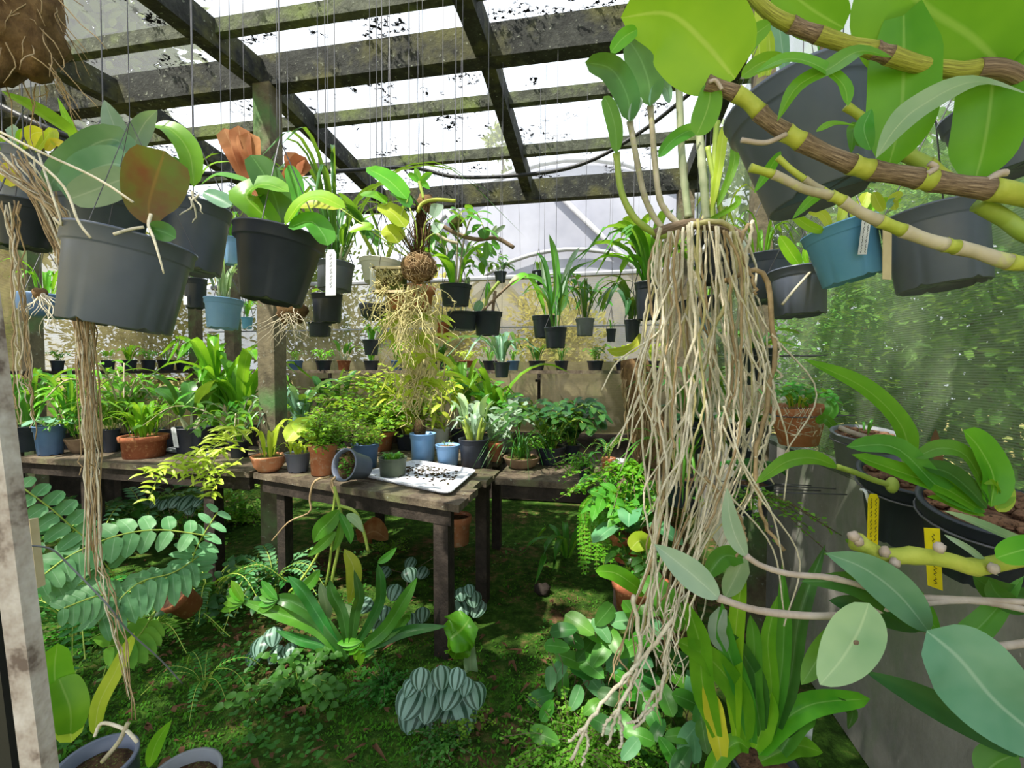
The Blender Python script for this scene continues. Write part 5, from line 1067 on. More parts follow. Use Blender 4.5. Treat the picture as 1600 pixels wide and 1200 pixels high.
for pts, w, mt in (([(1130, 440, 1.25), (1188, 424, 1.22), (1205, 500, 1.22), (1210, 560, 1.22), (1196, 640, 1.22), (1180, 712, 1.22), (1184, 770, 1.22), (1196, 820, 1.22), (1225, 860, 1.2)], 8, 'rootb'), ([(1168, 350), (1155, 390), (1172, 425), (1182, 460)], 6, 'rootb'), ([(1175, 345), (1165, 420), (1160, 520), (1148, 640)], 6, 'root'),
                   ([(1200, 565), (1178, 620), (1160, 650), (1150, 690)], 5, 'root'), ([(1205, 590), (1212, 640), (1196, 690), (1180, 715)], 5, 'root'), ([(1075, 352), (1115, 346), (1142, 356), (1150, 400), (1138, 470), (1110, 520), (1100, 580)], 8, 'rootg'), ([(1080, 420), (1110, 500), (1150, 560), (1185, 600)], 5, 'root'),
                   ([(1206, 520), (1218, 545), (1212, 572), (1222, 588), (1212, 592)], 4, 'root'), ([(1055, 960), (1020, 1010), (985, 1050), (940, 1100), (915, 1135), (893, 1190)], 7, 'root'), ([(990, 930), (1000, 1010), (990, 1060), (965, 1110), (950, 1165)], 7, 'root'), ([(1045, 980), (1040, 1040), (1030, 1090), (1008, 1120), (990, 1140)], 6, 'root'),
                   ([(965, 1110), (972, 1140), (968, 1170)], 6, 'root'), ([(965, 1110), (950, 1125), (940, 1150)], 5, 'root'), ([(915, 1135), (900, 1150), (888, 1160)], 5, 'root'), ([(915, 1135), (918, 1165), (910, 1195)], 5, 'root'), ([(1100, 745), (1150, 800), (1165, 840), (1150, 870)], 5, 'rootb'), ([(1030, 1072), (1000, 1120), (980, 1130)], 5, 'root')):
    Q = spline([A(p[0], p[1], p[2] if len(p) > 2 else 1.22) for p in pts], 30); Q = [q + V((rng.gauss(0, .002), rng.gauss(0, .002), 0)) for q in Q]; m = MB(); r0 = w * 1.22 / F / 2; m.tube(Q, lambda x: r0 * (1.05 - .3 * x), 6, True, .1, rng); t.part('aerial_root', m, mt)
m = MB(); p = A(1090, 352, 1.3); m.tube([p, V((p.x, p.y, topz(p)))], .0012, 4); p2 = A(1120, 350, 1.35); m.tube([p2, V((p2.x, p2.y, topz(p2)))], .0012, 4); t.part('hanging_wire', m, 'wire')
# ---------------------------------------------------------------- canes across the upper right corner
t = potted('dendrobium reaching in from the right with thick jointed canes and huge leaves', 1720, 330, 130, 110, .6, 'black2', None, wires=True, name='hanging_plant', cat='hanging plant', top=3.3)
def segs(pts, d, w0, w1, cuts, mats, parent=t):
    Q = spline([A(p[0], p[1], p[2] if len(p) > 2 else d) for p in pts], 60)
    for i in range(len(cuts) - 1):
        a, b = int(cuts[i] * 60), int(cuts[i + 1] * 60); m = MB(); L = b - a; q = Q[a:b + 1]
        if len(q) < 2: continue
        ra = (w0 + (w1 - w0) * cuts[i]) * d / F / 2; m.tube(q, lambda x: ra * (.97 + .05 * math.cos(x * 2 * PI)) * (1.05 if x in (0, 1) else 1), 12); parent.part('cane', m, mats[i % len(mats)], None, 'green joint' if mats[i % len(mats)] == 'canegreen' else 'brown joint')
segs([(1104, 130), (1160, 152), (1205, 192), (1265, 228), (1340, 260), (1410, 274), (1490, 288), (1600, 306), (1700, 345, .58)], .5, 24, 36, [0, .1, .2, .3, .355, .49, .54, .67, .71, .83, 1], ['canebrown', 'canegreen'])
segs([(1172, 262), (1212, 274), (1258, 296), (1305, 308), (1345, 332), (1405, 358), (1460, 378), (1520, 392), (1610, 412), (1700, 380, .58)], .47, 13, 26, [0, .1, .32, .38, .5, .58, .7, .74, .86, .92, 1], ['canegreen', 'cane'])
segs([(1215, 246), (1240, 268), (1275, 292), (1310, 312)], .49, 10, 14, [0, .5, .75, 1], ['canegreen', 'cane'])
segs([(1150, -40), (1200, 18), (1250, 44), (1320, 68), (1365, 78), (1430, 100), (1490, 110), (1600, 128), (1720, 300, .6)], .5, 22, 30, [0, .22, .3, .5, .56, .8, 1], ['caneolive', 'canebrown'])
segs([(1405, 235), (1445, 258), (1480, 285)], .53, 24, 30, [0, .5, 1], ['stem', 'canegreen']); segs([(1530, 318), (1570, 342), (1620, 372), (1700, 370, .6)], .52, 26, 30, [0, 1], ['stem'])
segs([(1322, 166), (1345, 182), (1372, 205)], .53, 14, 18, [0, .6, 1], ['canegreen', 'bulb'])
for pts, w in (([(1228, 210), (1196, 223), (1158, 219)], 8), ([(1128, 140), (1118, 126), (1108, 128)], 6), ([(1448, 272), (1462, 262), (1452, 255)], 9), ([(1540, 285), (1560, 272), (1572, 270)], 12)): cane(t, pts, .49, w, 'pinkcane', 'bud')
for pts, w, mt, pr, nr in (([(1148, 124), (1100, 66), (1045, 22), (970, 27)], 138, 'lime', P_(.38, .62), None), ([(1570, 108), (1515, 55), (1440, 5), (1380, -70)], 190, 'bright', oblong, None), ([(1318, 44), (1265, 12), (1215, -30)], 74, 'bright', oblong, None), ([(1412, 10), (1412, 110), (1406, 190), (1386, 268)], 90, 'bright', strap, None),
        ([(1556, 50), (1549, 150), (1537, 230), (1520, 292)], 84, 'bright', strap, None), ([(1395, 90), (1343, 80), (1298, 106), (1245, 136), (1214, 190)], 36, 'bright', lance, V((-.3, -.8, .5))), ([(1325, 166), (1316, 130), (1272, 100), (1226, 92), (1178, 114)], 36, 'bright', lance, V((0, -.9, .5))),
        ([(1610, 148), (1520, 128), (1440, 165), (1400, 200), (1368, 248)], 46, 'pale', lance, V((-.1, -.75, .65))), ([(1275, 206), (1302, 193), (1338, 196)], 14, 'bright', lance, V((0, -.8, .6))), ([(1290, 298), (1268, 312), (1238, 342)], 16, 'bright', lance, None), ([(1220, 236), (1200, 268), (1178, 302)], 16, 'bright', lance, None),
        ([(996, 46), (975, 58), (954, 82)], 24, 'bright', oblong, None), ([(1150, 104), (1172, 62), (1204, 36)], 30, 'bright', oblong, None), ([(1158, 120), (1190, 98), (1226, 92)], 26, 'bright', oblong, None), ([(1110, 128), (1108, 160), (1098, 190), (1088, 212)], 40, 'bright', oblong, None), ([(1360, 235), (1350, 200), (1362, 170)], 26, 'mid', lance, None),
        ([(1345, 230), (1335, 200), (1330, 240)], 20, 'mid', lance, None), ([(1450, 100), (1440, 150), (1420, 225)], 22, 'bright', strap, None), ([(1600, 70), (1585, 85), (1560, 100)], 24, 'mid', lance, None)):
    trace(t, pts, .46 if nr is not None else (.51 if pr is strap else .5 if w > 20 else .53), w, mt, pr, nr, .16, 18)
# ---------------------------------------------------------------- foliage in the lower right corner
t = T('foreground_orchid', 'orchid with thin pinkish canes and broad grey-green leaves filling the lower right corner', 'orchid', A(1640, 1250, .75))
for pts, w, mt, nm in (([(1165, 868), (1190, 884), (1235, 897), (1306, 904), (1400, 930), (1500, 936), (1640, 942)], 9, 'pinkcane', 'cane'), ([(1122, 934), (1180, 953), (1260, 962), (1330, 960), (1420, 945), (1520, 938), (1640, 960)], 11, 'pinkcane', 'cane'), ([(1450, 988), (1500, 1005), (1540, 1012), (1610, 1004)], 12, 'pinkcane', 'cane'),
                       ([(1338, 846), (1380, 868), (1430, 868), (1480, 875), (1520, 886), (1560, 880), (1640, 862)], 25, 'canegreen', 'thick_cane'), ([(1545, 1025), (1580, 1045), (1640, 1075)], 10, 'pinkcane', 'cane'), ([(1540, 1135), (1580, 1160), (1640, 1180)], 9, 'pinkcane', 'cane')): cane(t, pts, .6, w, mt, nm, nodes=4 if w < 20 else 3, ns=10)
for u, v in ((1334, 838), (1341, 845), (1382, 862), (1398, 880), (1468, 856), (1552, 888)): m = MB(); m.ball(A(u, v, .585), .007, .006, .007, 8, 6, .4, u); t.part('root_nub', m, 'pinkcane')
for pts, w, mt, pr, nr, dd in (([(1124, 936), (1090, 905), (1058, 878), (1022, 850)], 44, 'grey', lance, None, .6), ([(1166, 870), (1150, 840), (1140, 805), (1136, 762)], 28, 'grey', lance, None, .6), ([(1452, 988), (1405, 930), (1350, 888), (1290, 864)], 58, 'blue', lance, None, .58), ([(1448, 988), (1400, 945), (1330, 912), (1250, 908)], 42, 'dark', lance, None, .6),
        ([(1440, 985), (1385, 962), (1330, 945), (1295, 938)], 36, 'deep', lance, None, .62), ([(1358, 942), (1342, 985), (1315, 1030), (1281, 1070)], 72, 'pale', P_(.55, .7), None, .56), ([(1318, 968), (1290, 1010), (1268, 1045), (1252, 1070)], 32, 'mid', lance, None, .6), ([(1448, 985), (1500, 1030), (1560, 1100), (1660, 1180)], 118, 'blue', P_(.4, .5), None, .55),
        ([(1600, 1184), (1500, 1122), (1430, 1085), (1350, 1048)], 42, 'deep', lance, None, .6), ([(1342, 856), (1370, 880), (1402, 905)], 24, 'pale', lance, None, .64), ([(1398, 900), (1430, 940), (1470, 992)], 34, 'mid', lance, None, .64), ([(1480, 1010), (1530, 980), (1600, 900)], 36, 'mid', lance, None, .68), ([(1640, 850), (1595, 860), (1556, 872)], 42, 'bright', oblong, None, .56),
        ([(1640, 862), (1580, 840), (1520, 815), (1474, 798)], 20, 'pale', lance, V((0, -.7, .7)), .6), ([(1530, 1215), (1560, 1190), (1590, 1178)], 50, 'mid', lance, None, .6), ([(1600, 960), (1560, 930), (1545, 905)], 30, 'dark', lance, None, .66), ([(1520, 900), (1570, 930), (1640, 935)], 40, 'dark', lance, None, .68), ([(1475, 835), (1520, 862), (1560, 900)], 10, 'grey', lance, None, .6)):
    trace(t, pts, dd, w, mt, pr, nr, .3, 18)
m = MB(); m.ball(A(1338, 1004, .548), .0035, .001, .003, 8, 6, .3, 2); t.part('leaf_spot', m, 'canebrown')
b0 = V((A(1640, 1250, .75).x, A(1640, 1250, .75).y, 0)); m = MB(); pot_shape(m, V((b0.x, b0.y, .02)), .14, .22, .75); t.part('pot', m, 'black2'); m = MB(); m.tube([V((b0.x, b0.y, .2)), A(1660, 1150, .68), A(1640, 942, .6)], .006, 7); m.tube([V((b0.x + .03, b0.y, .2)), A(1680, 1050, .66), A(1640, 862, .6)], .008, 7); t.part('stem', m, 'pinkcane')
# strap-leaved orchid on the floor, lower right
t = potted('green strap-leaved orchid in a dark floor pot at lower right', 1195, 1190, 110, 130, 1.35, 'black2', None, name='potted_orchid', rb=.8)
for pts, w, mt in (([(1165, 1160), (1155, 1090), (1110, 1030), (1056, 1000)], 38, 'bright'), ([(1120, 1150), (1098, 1070), (1092, 1000), (1070, 936)], 34, 'bright'), ([(1150, 1150), (1146, 1060), (1152, 960), (1164, 878)], 24, 'lime'), ([(1190, 1150), (1185, 1070), (1160, 1020), (1138, 985)], 26, 'dark'), ([(1128, 1190), (1120, 1140), (1112, 1100), (1098, 1070)], 30, 'yellow'),
        ([(1190, 1150), (1180, 1080), (1178, 1000), (1172, 960)], 22, 'mid'), ([(1200, 1150), (1205, 1070), (1200, 1000), (1215, 930)], 22, 'bright'), ([(1205, 1150), (1220, 1060), (1225, 980), (1222, 880)], 22, 'mid'), ([(1210, 1150), (1235, 1060), (1250, 960), (1290, 850)], 26, 'dark'), ([(1185, 1180), (1215, 1135), (1270, 1100), (1360, 1092)], 36, 'bright'),
        ([(1188, 1190), (1225, 1172), (1250, 1165), (1286, 1176)], 28, 'bright'), ([(1170, 1170), (1150, 1160), (1120, 1190), (1100, 1230)], 26, 'bright'), ([(1180, 1170), (1195, 1120), (1205, 1080)], 34, 'lime'), ([(1230, 1150), (1290, 1100), (1330, 1110), (1325, 1140)], 16, 'dark'), ([(1175, 1160), (1160, 1080), (1136, 1010), (1128, 940)], 30, 'mid'), ([(1210, 1190), (1250, 1130), (1275, 1118)], 26, 'mid'),
        ([(1130, 950), (1120, 985), (1135, 1020)], 26, 'grey'), ([(1160, 872), (1130, 870), (1102, 905)], 30, 'mid'), ([(1162, 872), (1150, 900), (1132, 935)], 30, 'pale')): trace(t, pts, 1.28, w, mt, strap if w < 36 else oblong, None, .45, 16)
tag(t, A(1246, 1146, 1.3), V((1, 0, .1)).normalized(), V((0, -.1, 1)).normalized(), V((0, -1, -.3)).normalized(), .085, .065, 'tagw', 0, lab='white plastic label')
# ---------------------------------------------------------------- floor level
def gp(u, v): return onz(u, v, 0)
def floor_plant(label, u, v, plants, name='ground_plant', cat='plant', group=None, seed=0, up=0.0):
    p, d = gp(u, v); k = d / F; t = T(name, label, cat, p, group); t.k, t.d, t.c = k, d, p
    for pl in plants:
        kw = dict(pl); kind = kw.pop('k'); kw.setdefault('seed', int(u * 3 + v * 5 + seed)); kw['s'] = kw['s'] * k; kw.setdefault('r', .05); PL[kind](t, p + V((0, 0, up)), **kw)
    return t
# door frame at the very left
def bar(p, q, w, dp, name, mat, lab=None, cat=None):
    m = MB(); m.beam(p, q, w, dp, V((0, 1, 0))); return struct(name, m, mat)
bar(A(-139, -420, .56), A(70, 1260, .56), .0255, .02, 'trim_4', 'peel'); bar(A(-179, -420, .57), A(30, 1260, .57), .03, .03, 'trim_5', 'hose')
m = MB(); m.beam(A(40, 812, .66), A(52, 918, .66), .024, .012, V((0, 1, 0))); struct('trim_6', m, 'tagc')
m = MB(); m.tube(spline([A(40, 852, .6), A(80, 858, .62), (A(110, 885, .64)), A(168, 945, .66), A(200, 985, .7), A(250, 1030, .76), A(285, 1068, .8)], 24), .0012, 6); one('nylon_cord', m, 'greypot', 'grey translucent cord slanting from the peeling door post', 'cord')
m = MB(); m.tube(spline([A(-30, 150, 2.3), A(60, 195, 2.3), A(130, 222, 2.4), A(240, 262, 2.6), A(330, 272, 3.0), A(520, 268, 3.6), A(640, 262, 4.0), A(720, 277, 4.0), A(850, 270, 3.9), A(930, 248, 3.8), A(1010, 200, 3.6), A(1085, 140, 3.3), A(1180, 60, 3.0)], 60), .016, 8); one('black_hose', m, 'hose', 'black irrigation hose sagging along the roof beams', 'hose')
# loose wires
rng = random.Random(61)
for i, (u, v0, v1, d, lab) in enumerate(((432, 0, 215, 2.0, 'loose thin wire hanging in front of the mossy post'), (605, 0, 262, 2.6, 'loose straight wire hanging from the main beam above the epiphyte'), (655, 0, 278, 2.7, 'loose wire dangling just right of the upper epiphyte clump'), (512, 0, 280, 2.4, 'loose wire hanging midway between mossy post and epiphyte'), (712, 30, 330, 2.6, 'loose slanting wire left of the second rafter'),
                              (955, 280, 430, 3.9, 'loose wire in front of the right edge of the poly tunnel'), (810, 305, 420, 4.2, 'loose wire in front of the middle of the poly tunnel'))):
    m = MB(); q = A(u, v0, d); m.tube(spline([V((q.x, q.y, topz(q))), q, A(u + rng.uniform(-3, 3), (v0 + v1) / 2, d), A(u + rng.uniform(-8, 8), v1, d)], 8), .0013, 4); one('hanging_wire', m, 'wire', lab, 'wire', 'loose wires hanging from the roof')
# moss, creeping weeds and litter: nobody could count them
rng = random.Random(70); m = MB(); m2 = MB(); m3 = MB()
def inside(p): l, s = LX.dot(p), AX.dot(p); return L0 + .1 < l < L1 - .1 and s < S1 - .1
n = 0
while n < 24000:
    u, v = rng.uniform(30, 1300), 745 + 455 * rng.random() ** .8
    if rng.random() > .35 + .65 * (v - 720) / 480: continue
    p, d = gp(u, v)
    if d > 6 or not inside(p): continue
    n += 1; den = noise.noise(V((p.x * 1.8, p.y * 1.8, 5)))
    if den > -.3 + .4 * rng.random(): 
        s = rng.uniform(.006, .016); m.blade(p + V((0, 0, gz(p) + .004)), V((rng.uniform(-1, 1), rng.uniform(-1, 1), rng.uniform(.2, 1.4))), V((0, 0, 1)), s * 1.3, s * .7)
n = 0
while n < 5200:
    u, v = rng.uniform(60, 1150), rng.uniform(760, 1200); p, d = gp(u, v)
    if d > 5 or not inside(p): continue
    n += 1
    if noise.noise(V((p.x * 1.3 + 9, p.y * 1.3, 2))) + (.15 if u < 600 else -.25) < 0: continue
    s = rng.uniform(.012, .034); m2.blade(p + V((0, 0, gz(p) + rng.uniform(.004, .05))), V((rng.uniform(-1, 1), rng.uniform(-1, 1), rng.uniform(-.1, .5))), V((rng.uniform(-.3, .3), rng.uniform(-.5, .1), 1)), s, s * .75)
for _ in range(420):
    u, v = rng.uniform(60, 1000), rng.uniform(800, 1200); p, d = gp(u, v)
    if not inside(p): continue
    s = rng.uniform(.02, .06); m3.leaf([p + V((0, 0, .012)), p + V((rng.uniform(-1, 1), rng.uniform(-1, 1), .25)) * s * .5 + V((0, 0, .015)), p + V((rng.uniform(-1, 1), rng.uniform(-1, 1), 0)) * s + V((0, 0, .012))], s * .4, ovate, V((0, 0, 1)), .4, 4, 1)
one('moss', m, 'moss', 'carpet of short green moss over the floor', 'moss', kind='stuff'); one('creeping_weeds', m2, 'cover', 'low creeping weeds spreading over the floor', 'weeds', kind='stuff'); one('leaf_litter', m3, 'dead', 'dry brown leaf litter scattered over the floor', 'leaf litter', kind='stuff')
# silver-striped peperomias
def pep(label, u, v, leaves, wpx):
    p, d = gp(u, v); t = T('watermelon_peperomia', label, 'plant', p, 'silver striped peperomias'); st = MB(); rng = random.Random(u + v)
    for i, (x, y, w) in enumerate(leaves):
        q = A(x, y, d * (1 - .0004 * max(0, v - y)) - .02); q.z = max(q.z, .035); w = w * 1.18 * d / F; dirn = V((rng.uniform(-.5, .5), -.75, -.5)).normalized(); nr = V((rng.uniform(-.25, .25), -.62, .75)).normalized(); dirn = (dirn - nr * dirn.dot(nr)).normalized()
        m = MB(); L = w * 1.12; m.leaf([q - dirn * L * .45, q + nr * .006, q + dirn * L * .45 - nr * .012], w, P_(.38, .55), nr, -.12, 12, 6, 0, 0, 0, .12); t.part('leaf', m, 'pep')
        st.tube([p + V((rng.uniform(-.03, .03), .03, .0)), q.lerp(p, .4) + V((0, .02, .01)), q - dirn * L * .35], .0022, 5)
    t.part('stalks', st, 'canebrown')
pep('silver striped peperomia clump in the foreground beside the table leg', 695, 1125, [(640, 1098, 40), (670, 1102, 40), (702, 1085, 36), (645, 1133, 42), (682, 1133, 40), (717, 1122, 50), (690, 1058, 28), (656, 1060, 26), (712, 1060, 26), (742, 1086, 32), (672, 1072, 26), (727, 1072, 22), (640, 1075, 22)], 40)
pep('silver striped peperomia clump right of the front table leg', 718, 965, [(718, 952, 28), (740, 935, 22), (745, 950, 24), (700, 962, 22), (698, 900, 18), (702, 928, 18), (720, 928, 18), (733, 922, 16)], 25)
pep('silver striped peperomia clump behind the fork-tipped fern', 625, 985, [(616, 925, 22), (640, 897, 20), (570, 945, 22), (622, 992, 24), (592, 1020, 20), (640, 970, 22), (660, 960, 20), (600, 958, 20), (648, 1008, 18), (605, 988, 20)], 22)
pep('silver striped peperomia clump at the left of the fork-tipped fern', 420, 1035, [(404, 1010, 26), (427, 994, 24), (430, 1022, 24), (450, 1018, 22), (395, 1030, 20)], 24)
pep('small peperomia clump behind the far bench leg', 280, 850, [(255, 788, 16), (272, 784, 18), (290, 785, 24), (296, 796, 14), (308, 784, 14), (240, 786, 14)], 15)
pep('peperomia tucked under the middle of the wooden table', 640, 900, [(600, 905, 18), (640, 880, 18), (660, 915, 18), (690, 890, 16), (700, 860, 16)], 16)
# fork-tipped fern in the middle
p, d = gp(540, 1035); t = T('crested_fern', 'fern with long glossy fork-tipped leaves in front of the table', 'fern', p); d -= .05
for pts, w, mt, fork in (([(540, 1030), (500, 985), (440, 960), (368, 936)], 34, 'bright', 3), ([(545, 1025), (500, 970), (455, 940), (420, 935)], 36, 'mid', 3), ([(555, 1020), (600, 985), (630, 940), (652, 902)], 34, 'bright', 0), ([(560, 1015), (600, 1000), (640, 985), (700, 978)], 28, 'mid', 0), ([(548, 1020), (555, 960), (562, 930), (553, 890)], 26, 'dark', 0), ([(545, 1020), (535, 960), (520, 930), (515, 905)], 28, 'mid', 0),
        ([(540, 1030), (505, 1010), (470, 1000), (430, 985)], 26, 'dark', 0), ([(540, 1045), (500, 1085), (450, 1130), (392, 1178)], 26, 'mid', 3), ([(545, 1040), (570, 1080), (585, 1110), (592, 1140)], 24, 'dark', 0), ([(560, 1030), (580, 1015), (560, 1008), (556, 1012)], 18, 'bright', 3), ([(535, 1025), (490, 950), (470, 920), (450, 900)], 30, 'dark', 0), ([(550, 1020), (590, 950), (595, 910), (590, 880)], 26, 'dark', 0), ([(550, 1020), (610, 990), (640, 960), (600, 1010)], 20, 'bright', 0)):
    trace(t, pts, d, w * .6, {'bright': 'mid', 'mid': 'dark'}.get(mt, mt), strap, None, .35, 14, wave=.35)
    if fork:
        e, b = V((pts[-1][0], pts[-1][1], 0)), V((pts[-2][0], pts[-2][1], 0)); dr = (e - b).normalized(); sd = V((-dr.y, dr.x, 0))
        for k in range(5): q = dr * 30 + sd * (k - 2) * 13; s0 = e - dr * 14; trace(t, [(s0.x, s0.y), ((s0 + q * .6).x, (s0 + q * .6).y), ((s0 + q).x, (s0 + q).y)], d - .01, 12, mt, lance, seg=6, nx=1)
t = T('crested_fern', 'broad crested green leaf beside the right of the front table leg', 'fern', gp(730, 1050)[0])
for pts, w, mt in (([(700, 1000), (720, 985), (735, 965)], 60, 'bright'), ([(700, 995), (715, 1010), (708, 1030)], 40, 'bright'), ([(735, 1000), (735, 1040), (738, 1075)], 20, 'pale'), ([(700, 1000), (725, 1000), (742, 1008)], 34, 'bright')): trace(t, pts, 2.15, w, mt, oblong, V((.2, -.7, .7)), .2, 10, wave=.6)
# plant hanging from the table edge
t = T('hanging_epiphyte', 'epiphyte with olive lance leaves dangling from the front edge of the wooden table', 'hanging plant', A(525, 775, 2.3)); rng = random.Random(9)
for pts, w in (([(522, 760), (530, 790), (534, 815), (528, 860), (520, 900), (512, 960)], 5), ([(524, 765), (520, 800), (505, 850), (475, 900), (452, 925)], 4), ([(530, 790), (555, 800), (568, 830), (575, 860)], 5), ([(520, 840), (512, 900), (500, 950), (520, 985), (545, 1000)], 4)): cane(t, pts, 2.25, w, 'stem')
for pts, w, mt in (([(531, 796), (515, 815), (500, 830), (490, 848)], 28, 'mid'), ([(538, 858), (552, 885), (552, 915), (545, 944)], 24, 'ylime'), ([(541, 804), (555, 812), (568, 832)], 14, 'pale'), ([(533, 812), (530, 840), (520, 862)], 12, 'mid'), ([(500, 890), (480, 915), (452, 930)], 18, 'mid'), ([(500, 910), (510, 950), (506, 985)], 18, 'pale'), ([(522, 950), (545, 955), (560, 978)], 16, 'pale'), ([(475, 905), (465, 935), (460, 960)], 14, 'grey'), ([(520, 985), (512, 1000), (500, 1025)], 10, 'pale'), ([(530, 800), (545, 830), (548, 850)], 14, 'mid'), ([(525, 830), (505, 850), (480, 870)], 16, 'mid'), ([(590, 880), (605, 870), (620, 855)], 12, 'mid')): trace(t, pts, 2.22, w, mt, lance)
# ferns and foliage at the left
def frond(t, pts, d, lobe, mat, n=13, wr=.42, dn=.25, saw=False):
    Q = spline([A(p[0], p[1], p[2] if len(p) > 2 else d) for p in pts], n * 2); m = MB(); m.tube(Q, .003, 5); st = t.part('rachis', m, 'stem'); m = MB(); L0_ = lobe * d / F
    for k in range(2, len(Q), 2):
        x = k / len(Q); tg = (Q[min(k + 1, len(Q) - 1)] - Q[k - 1]).normalized(); nr = (EYE - Q[k]).normalized() * .8 + V((0, 0, .5)); sd = tg.cross(nr).normalized(); l2 = L0_ * (.45 + .55 * math.sin(PI * (1 - x) * .75 + .3))
        for q in (-1, 1):
            dr = (sd * q + tg * .35 + V((0, 0, -dn))).normalized(); m.leaf([Q[k], Q[k] + dr * l2 * .5, Q[k] + dr * l2 + V((0, 0, -.1 * l2))], l2 * wr, P_(.3, .5), nr, .15, 7, 2, .35 if saw else .12, k)
    t.part('frond', m, mat)
t = T('polypody_fern', 'fern with blue-green lobed fronds beside the peeling door post at the left', 'fern', gp(150, 950)[0])
frond(t, [(330, 838, 2.1), (250, 828, 2.0), (180, 838, 1.9), (110, 868, 1.8), (60, 905, 1.7)], 1.9, 38, 'fernblue', 10, .62); frond(t, [(160, 860, 1.9), (120, 830, 1.85), (80, 795, 1.8), (35, 762, 1.75)], 1.8, 34, 'fernblue', 7, .7); frond(t, [(310, 870, 2.1), (270, 895, 2.0), (215, 912, 1.9), (160, 965, 1.8)], 1.9, 50, 'fernblue', 9, .42, .7, True)
frond(t, [(180, 900, 1.9), (150, 870, 1.85), (110, 880, 1.8), (70, 920, 1.75)], 1.8, 40, 'fernblue', 9, .5); frond(t, [(300, 920, 2.1), (300, 880, 2.1), (310, 850, 2.1), (340, 800, 2.1)], 2.1, 34, 'fernblue', 9, .4); frond(t, [(200, 940, 1.9), (160, 930, 1.8), (100, 950, 1.7)], 1.8, 36, 'fernblue', 8, .5); frond(t, [(240, 960, 2.0), (210, 1000, 1.9), (170, 1010, 1.8)], 1.9, 40, 'fern', 8, .45)
t = potted('old terracotta pot lying half buried among the ferns at the left', 272, 930, 60, 40, 2.25, 'terrad', None, style='clay', tilt=(-25, 30), name='plant_pot', cat='plant pot')
for i, (u, v, lab, pl) in enumerate(((330, 830, 'green fern mound under the left bench near the far leg', [P('maiden', 90, n=40, mat='fern'), P('fern', 80, n=9, mat='fern')]), (375, 815, 'mossy grass mound left of the sunlit post foot', [P('maiden', 60, n=40, mat='fern', rise=.4), P('strap', 60, n=14, mat='mid', w=.06)]), (230, 845, 'dark leafy undergrowth beneath the middle of the left bench', [P('bushy', 80, n=16, mat='dark', ll=.22, w=.13, spread=.9), P('fern', 90, n=9, mat='fernblue')]),
        (140, 860, 'dark undergrowth beneath the far left end of the bench', [P('bushy', 80, n=14, mat='deep', ll=.22, w=.12, spread=.9)]), (120, 1010, 'trailing dark fern near the peeling door post', [P('fern', 120, n=12, mat='dark', droop=.9), P('maiden', 80, n=26, mat='moss', rise=.4)]), (230, 1010, 'low ferny weeds in front of the terracotta pot', [P('fern', 80, n=12, mat='mid', droop=1.0, spread=1.2), P('maiden', 60, n=24, mat='cover', rise=.35)]),
        (330, 960, 'bushy dark weeds between the ferns and the fork-tipped fern', [P('bushy', 70, n=14, mat='deep', ll=.25, w=.15, spread=1.0), P('fern', 90, n=9, mat='dark')]), (430, 935, 'leafy clump at the foot of the sunlit post', [P('fern', 90, n=9, mat='fernblue'), P('bushy', 50, n=10, mat='dark', ll=.3)]), (320, 1080, 'small ferny sprig on the soil at lower left', [P('fern', 60, n=8, mat='cover', droop=1.0, spread=1.2)]), (610, 860, 'lime moss tuft lit by sun under the table', [P('maiden', 40, n=26, mat='fern', rise=.5)]),
        (720, 1130, 'light ferny tuft in front of the foreground peperomia', [P('maiden', 55, n=40, mat='fern', rise=.4, size=.09)]), (600, 1080, 'small parsley-like weed left of the foreground peperomia', [P('maiden', 60, n=34, mat='cover', rise=.5, size=.1)]), (690, 1165, 'ferny patch at the bottom edge below the peperomia', [P('maiden', 60, n=36, mat='cover', rise=.4, size=.1)]), (470, 1080, 'round-leaved weed patch left of the fork-tipped fern', [P('bushy', 50, n=18, mat='cover', ll=.3, w=.24, spread=1.2)]),
        (885, 870, 'sprawling green plant in the shade under the right bench', [P('strap', 70, n=8, w=.14, mat='mid', spread=1.0, droop=.9)]))):
    floor_plant(lab, u, v, pl, group='undergrowth on the floor')
# creeping broad-leaved plant right of the path
p, d = gp(960, 1140); t = T('ground_creeper', 'creeper with oval green leaves spreading right of the mossy path', 'plant', p); rng = random.Random(44); st = MB()
spots = [(905, 975), (880, 985), (925, 985), (940, 985), (870, 1010), (895, 1000), (960, 1000), (975, 970), (990, 960), (910, 1050), (922, 1040), (860, 1060), (880, 1068), (845, 1090), (855, 1110), (872, 1050), (940, 1020), (955, 1010), (985, 1010), (1000, 1030), (1010, 1000), (955, 1090), (985, 1085), (1000, 1075), (1040, 1090), (1050, 1100), (1075, 1095), (1082, 1085), (1020, 1120), (1028, 1140), (1060, 1150), (1075, 1150), (1045, 1175), (1065, 1190), (850, 1150), (930, 1070), (970, 1060), (1015, 1060), (1060, 1060), (1090, 1070), (1095, 1120), (1000, 1100), (975, 1130), (900, 1090), (925, 1105),
         (945, 960), (1015, 950), (1030, 985), (1040, 1020), (1060, 1030), (985, 1040), (965, 1035), (890, 1030), (915, 1015), (1015, 1090), (1085, 1170), (1100, 1150), (940, 1130), (1000, 1150), (985, 1170)]
